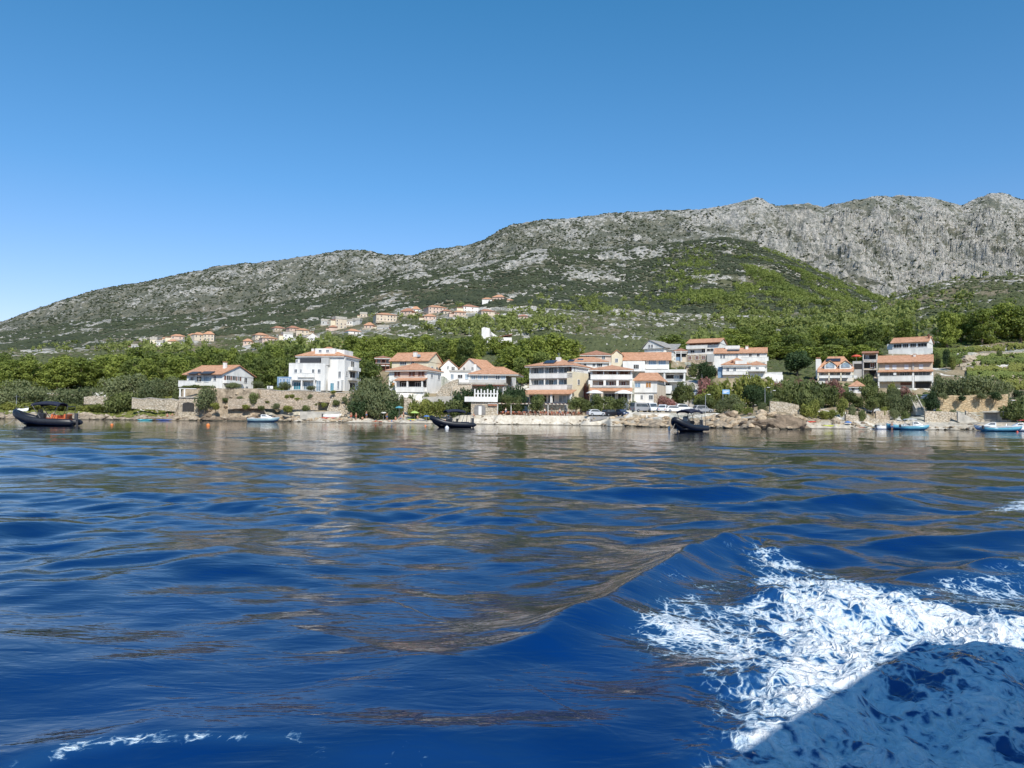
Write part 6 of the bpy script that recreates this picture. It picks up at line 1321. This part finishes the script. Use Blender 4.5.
# ------------------------------------------------------------------ people
def person_mesh(pose):
    J = {}
    if pose == 'stand':
        J = dict(pel=(0,0,.93),wst=(0,0,1.1),che=(0,.01,1.32),nek=(0,0,1.5),hd=(0,-.02,1.6),tp=(0,-.01,1.74),
                 hl=(.1,0,.9),kl=(.11,-.02,.5),al=(.12,.03,.09),fl=(.13,-.12,.03),hr=(-.1,0,.9),kr=(-.11,.02,.5),ar=(-.13,.06,.09),fr=(-.14,-.08,.03),
                 sl=(.19,0,1.43),el=(.26,.03,1.15),wl=(.24,-.1,.92),hal=(.23,-.15,.84),sr=(-.19,0,1.43),er=(-.27,.05,1.16),wr=(-.27,-.05,.9),har=(-.26,-.09,.82))
    elif pose == 'sit':
        J = dict(pel=(0,0,.14),wst=(0,.04,.3),che=(0,.06,.5),nek=(0,.04,.68),hd=(0,.01,.78),tp=(0,.02,.92),
                 hl=(.1,-.02,.13),kl=(.14,-.38,.42),al=(.13,-.62,.09),fl=(.13,-.76,.05),hr=(-.1,-.02,.13),kr=(-.14,-.4,.36),ar=(-.15,-.68,.09),fr=(-.15,-.82,.05),
                 sl=(.19,.05,.61),el=(.27,.18,.4),wl=(.25,.3,.16),hal=(.25,.33,.08),sr=(-.19,.05,.61),er=(-.24,-.15,.45),wr=(-.16,-.34,.42),har=(-.14,-.42,.4))
    else:
        J = dict(pel=(0,0,.13),wst=(0,.17,.12),che=(0,.4,.14),nek=(0,.58,.15),hd=(0,.68,.16),tp=(0,.82,.16),
                 hl=(.1,-.03,.13),kl=(.12,-.42,.22),al=(.13,-.82,.08),fl=(.14,-.88,.2),hr=(-.1,-.03,.13),kr=(-.12,-.43,.11),ar=(-.14,-.84,.08),fr=(-.16,-.9,.2),
                 sl=(.19,.52,.12),el=(.32,.32,.08),wl=(.34,.08,.07),hal=(.34,0,.06),sr=(-.19,.52,.12),er=(-.34,.6,.08),wr=(-.2,.75,.1),har=(-.12,.8,.1))
    rad = dict(pel=.15,wst=.125,che=.155,nek=.06,hd=.1,tp=.075,hl=.1,kl=.06,al=.04,fl=.035,hr=.1,kr=.06,ar=.04,fr=.035,sl=.065,el=.042,wl=.032,hal=.035,sr=.065,er=.042,wr=.032,har=.035)
    ks = list(J); E = [('pel','wst'),('wst','che'),('che','nek'),('nek','hd'),('hd','tp'),('pel','hl'),('hl','kl'),('kl','al'),('al','fl'),('pel','hr'),('hr','kr'),('kr','ar'),('ar','fr'),('che','sl'),('sl','el'),('el','wl'),('wl','hal'),('che','sr'),('sr','er'),('er','wr'),('wr','har')]
    me = bpy.data.meshes.new('body'); me.from_pydata([J[k] for k in ks], [(ks.index(a_), ks.index(b_)) for a_, b_ in E], []); o = bpy.data.objects.new('body', me); COL.objects.link(o)
    o.modifiers.new('s', 'SKIN'); 
    for i, k in enumerate(ks): me.skin_vertices[0].data[i].radius = (rad[k], rad[k]*(.72 if k in ('pel','wst','che') else 1))
    me.skin_vertices[0].data[0].use_root = True; o.modifiers.new('u', 'SUBSURF').levels = 1; o.modifiers['u'].render_levels = 1
    dg = bpy.context.evaluated_depsgraph_get(); m2 = bpy.data.meshes.new_from_object(o.evaluated_get(dg)); bpy.data.objects.remove(o)
    m2.materials.clear(); m2.materials.append(SKIN); m2.polygons.foreach_set('use_smooth', [True]*len(m2.polygons)); return m2, J
PM = {p_: person_mesh(p_) for p_ in ('stand','sit','lie')}
HAIR = mat('dark_hair', (.04,.025,.015), .8)
def person(px, D, yaw, pose, m, label, top=False, z=None):
    x = D*(px-512)/F; me, J = PM[pose]; o = empty('person', (x, D, (HZ(x, D) if z is None else z)), yaw, label, 'person')
    b = bpy.data.objects.new('body', me); COL.objects.link(b); b.parent = o
    h_ = Vector(J['hd']); t_ = Vector(J['tp']); c = (h_+t_)/2; back = Vector((0,.025,.03)) if pose != 'lie' else Vector((0,.03,-.01))
    MB().loft([[tuple(c+back+Vector((r_*math.cos(a_), r_*math.sin(a_), zz))) for a_ in [k*math.pi/4 for k in range(8)]] for zz, r_ in ((-.04,.08),(.0,.108),(.05,.105),(.09,.07),(.11,.02))]).build('hair', HAIR, o, True)
    p0 = Vector(J['pel']); w0 = Vector(J['wst']); 
    q = MB().tube([p0-(w0-p0)*.25, p0+(w0-p0)*.5], [.185,.165], 10).build('swim_shorts' if not top else 'shorts', m, o, True)
    for s_ in ('l','r'):
        a_, b_ = Vector(J['h'+s_]), Vector(J['k'+s_]); MB().tube([a_-(b_-a_)*.05, a_+(b_-a_)*.5], [.115,.095], 9).build('shorts_leg', m, q, True)
    if top: MB().tube([w0-(w0-p0)*.35, Vector(J['che']), Vector(J['che'])+(Vector(J['nek'])-Vector(J['che']))*.6], [.165,.19,.12], 12).build('shirt', AWN, o, True)
person(351.5,176,.4,'stand',FR,'person in red swimwear standing left of the pair at the beach'); person(356.5,176.5,-.5,'stand',KR and FR,'person in red swimwear standing right of the pair at the beach')
person(367,177.5,.8,'stand',FB,'person in blue shorts standing under the grove'); person(387.5,176.5,.2,'stand',FB,'person in blue shorts standing beside the small white parasol'); person(404,174.5,1.2,'stand',HAIR,'person in dark swimwear standing right of the teal parasol')
person(396,176.5,.3,'sit',KR,'person sitting under the teal parasol'); person(401,177,-.6,'sit',FB,'person in blue sitting at the right edge of the teal parasol shade'); person(363,177.4,.2,'sit',HAIR,'person sitting under the turquoise parasol'); person(376,175.2,1.4,'lie',FR,'person lying on the pebbles in front of the grove'); person(392,175,1.7,'lie',FB,'person lying on the pebbles in front of the teal parasol')
person(411,175,1.4,'lie',FB,'person lying beside the lime green parasol'); person(418,175.6,.4,'sit',FG,'person sitting under the lime green parasol'); person(474,174,.5,'sit',AWN,'person sitting on the beach in front of the boathouse'); person(168,181,.4,'sit',FR,'person sitting on the shore left of the cellar'); person(173,181.4,-.4,'sit',HAIR,'person in dark swimwear sitting next to the cellar')
for i, (px, j) in enumerate(((506,0),(519,1),(531,0),(536,1),(545,0),(552,1),(560,0),(566,1),(574,0))):
    D = (175.6,177.8)[j]; lb = f"{ORD[i]} guest from the left standing or strolling under the restaurant pergola"
    person(px, D, rnd.uniform(-1.5,1.5), 'stand', (FB,HAIR,BROWN)[i%3], f"{ORD[i]} guest in a pale shirt from the left under the restaurant pergola", True)
person(892,155.4,.2,'stand',FB,'person in blue shorts between the dinghies on the right beach'); person(340,178,1.,'sit',FB,'person sitting near the small white beached boat')
for i, (px, D, m_) in enumerate(((381,174.8,FR),(398,174.4,AWN),(407,176.6,FT),(421,174.4,FB),(372,175.5,AWN),(435,174.5,FT),(860,157.5,FR),(866,158,FT),(346,176,FT),(443,174.2,FR))):
    x = D*(px-512)/F; cN = {id(FR):'red',id(AWN):'white',id(FT):'teal',id(FB):'blue'}[id(m_)]
    o = MB().loft([[(u*.9, v*.35, .03+.03*math.sin(u*5+v*3)) for v in (-1,-.3,.4,1)]+[(u*.9, v*.35, .0+.03*math.sin(u*5+v*3)) for v in (1,.4,-.3,-1)] for u in (-1,-.6,-.2,.2,.6,1)]).build('beach_towel', m_); o.location = (x, D, HZ(x, D)+.06); o.rotation_euler.z = rnd.uniform(0,3)
    tag(o, f"{cN} towel, {ORD[i]} in order among those spread on the pebbles" if False else [ 'red towel in front of the right side of the grove','white towel below the teal parasol','teal towel right of the teal parasol','blue towel left of the middle inflatable boat','white towel in front of the grove','teal towel behind the middle inflatable boat','red towel on the small right beach','teal towel on the small right beach','teal towel at the left end of the beach','red towel behind the bow of the middle inflatable boat'][i], 'towel')
# ------------------------------------------------------------------ the excursion boat the photograph is taken from (mostly out of the picture)
SB = Vector((4.75,2.80,0)); u1 = Vector((-.70,-.714,0)); u2 = Vector((.93,-.36,0))
eb = empty('excursion_boat', SB+u1*4+u2*1.5, 0, 'white excursion boat with a flat sun canopy that the picture is taken from', 'boat'); c0 = eb.location.copy()
def pt(a_, b_, z): v = SB+u1*a_+u2*b_-c0; return (v.x, v.y, z)
mb = MB(); rings = []
for a_, e0, e1, kz in ((-.2,-.75,3.0,-.3),(3,-.85,3.2,-.35),(6,-.8,3.1,-.3),(8.5,-.2,2.4,-.1),(10.4,1.0,1.4,.3)): rings.append([pt(a_,e0,.85),pt(a_,e0+.3,.0),pt(a_,(e0+e1)/2,kz),pt(a_,e1-.3,.0),pt(a_,e1,.85)])
mb.loft(rings).build('hull', WGEL, eb, True)
MB().loft([[pt(0,0,3.5),pt(0,2.9,3.5),pt(0,2.9,3.6),pt(0,0,3.6)],[pt(8,0,3.5),pt(8,2.9,3.5),pt(8,2.9,3.6),pt(8,0,3.6)]]).build('canopy', AWN, eb)
for a_, b_ in ((.3,.15),(.3,2.75),(4,2.75),(7.7,.15),(7.7,2.75)): v = pt(a_,b_,0); MB().tube([(v[0],v[1],.8),(v[0],v[1],3.5)], .04, 7).build('canopy_post', STEEL, eb)
for a_ in (1.2,2.6,4.6,6): MB().loft([[pt(a_,.9,.8),pt(a_,2.5,.8),pt(a_,2.5,1.2),pt(a_,.9,1.2)],[pt(a_+.5,.9,.8),pt(a_+.5,2.5,.8),pt(a_+.5,2.5,1.2),pt(a_+.5,.9,1.2)]]).build('bench', BROWN, eb)
for x in bpy.data.objects:
    if 'label' in x and len(x['label'].split()) > 16: print('LONG', len(x['label'].split()), x.name, x['label'])
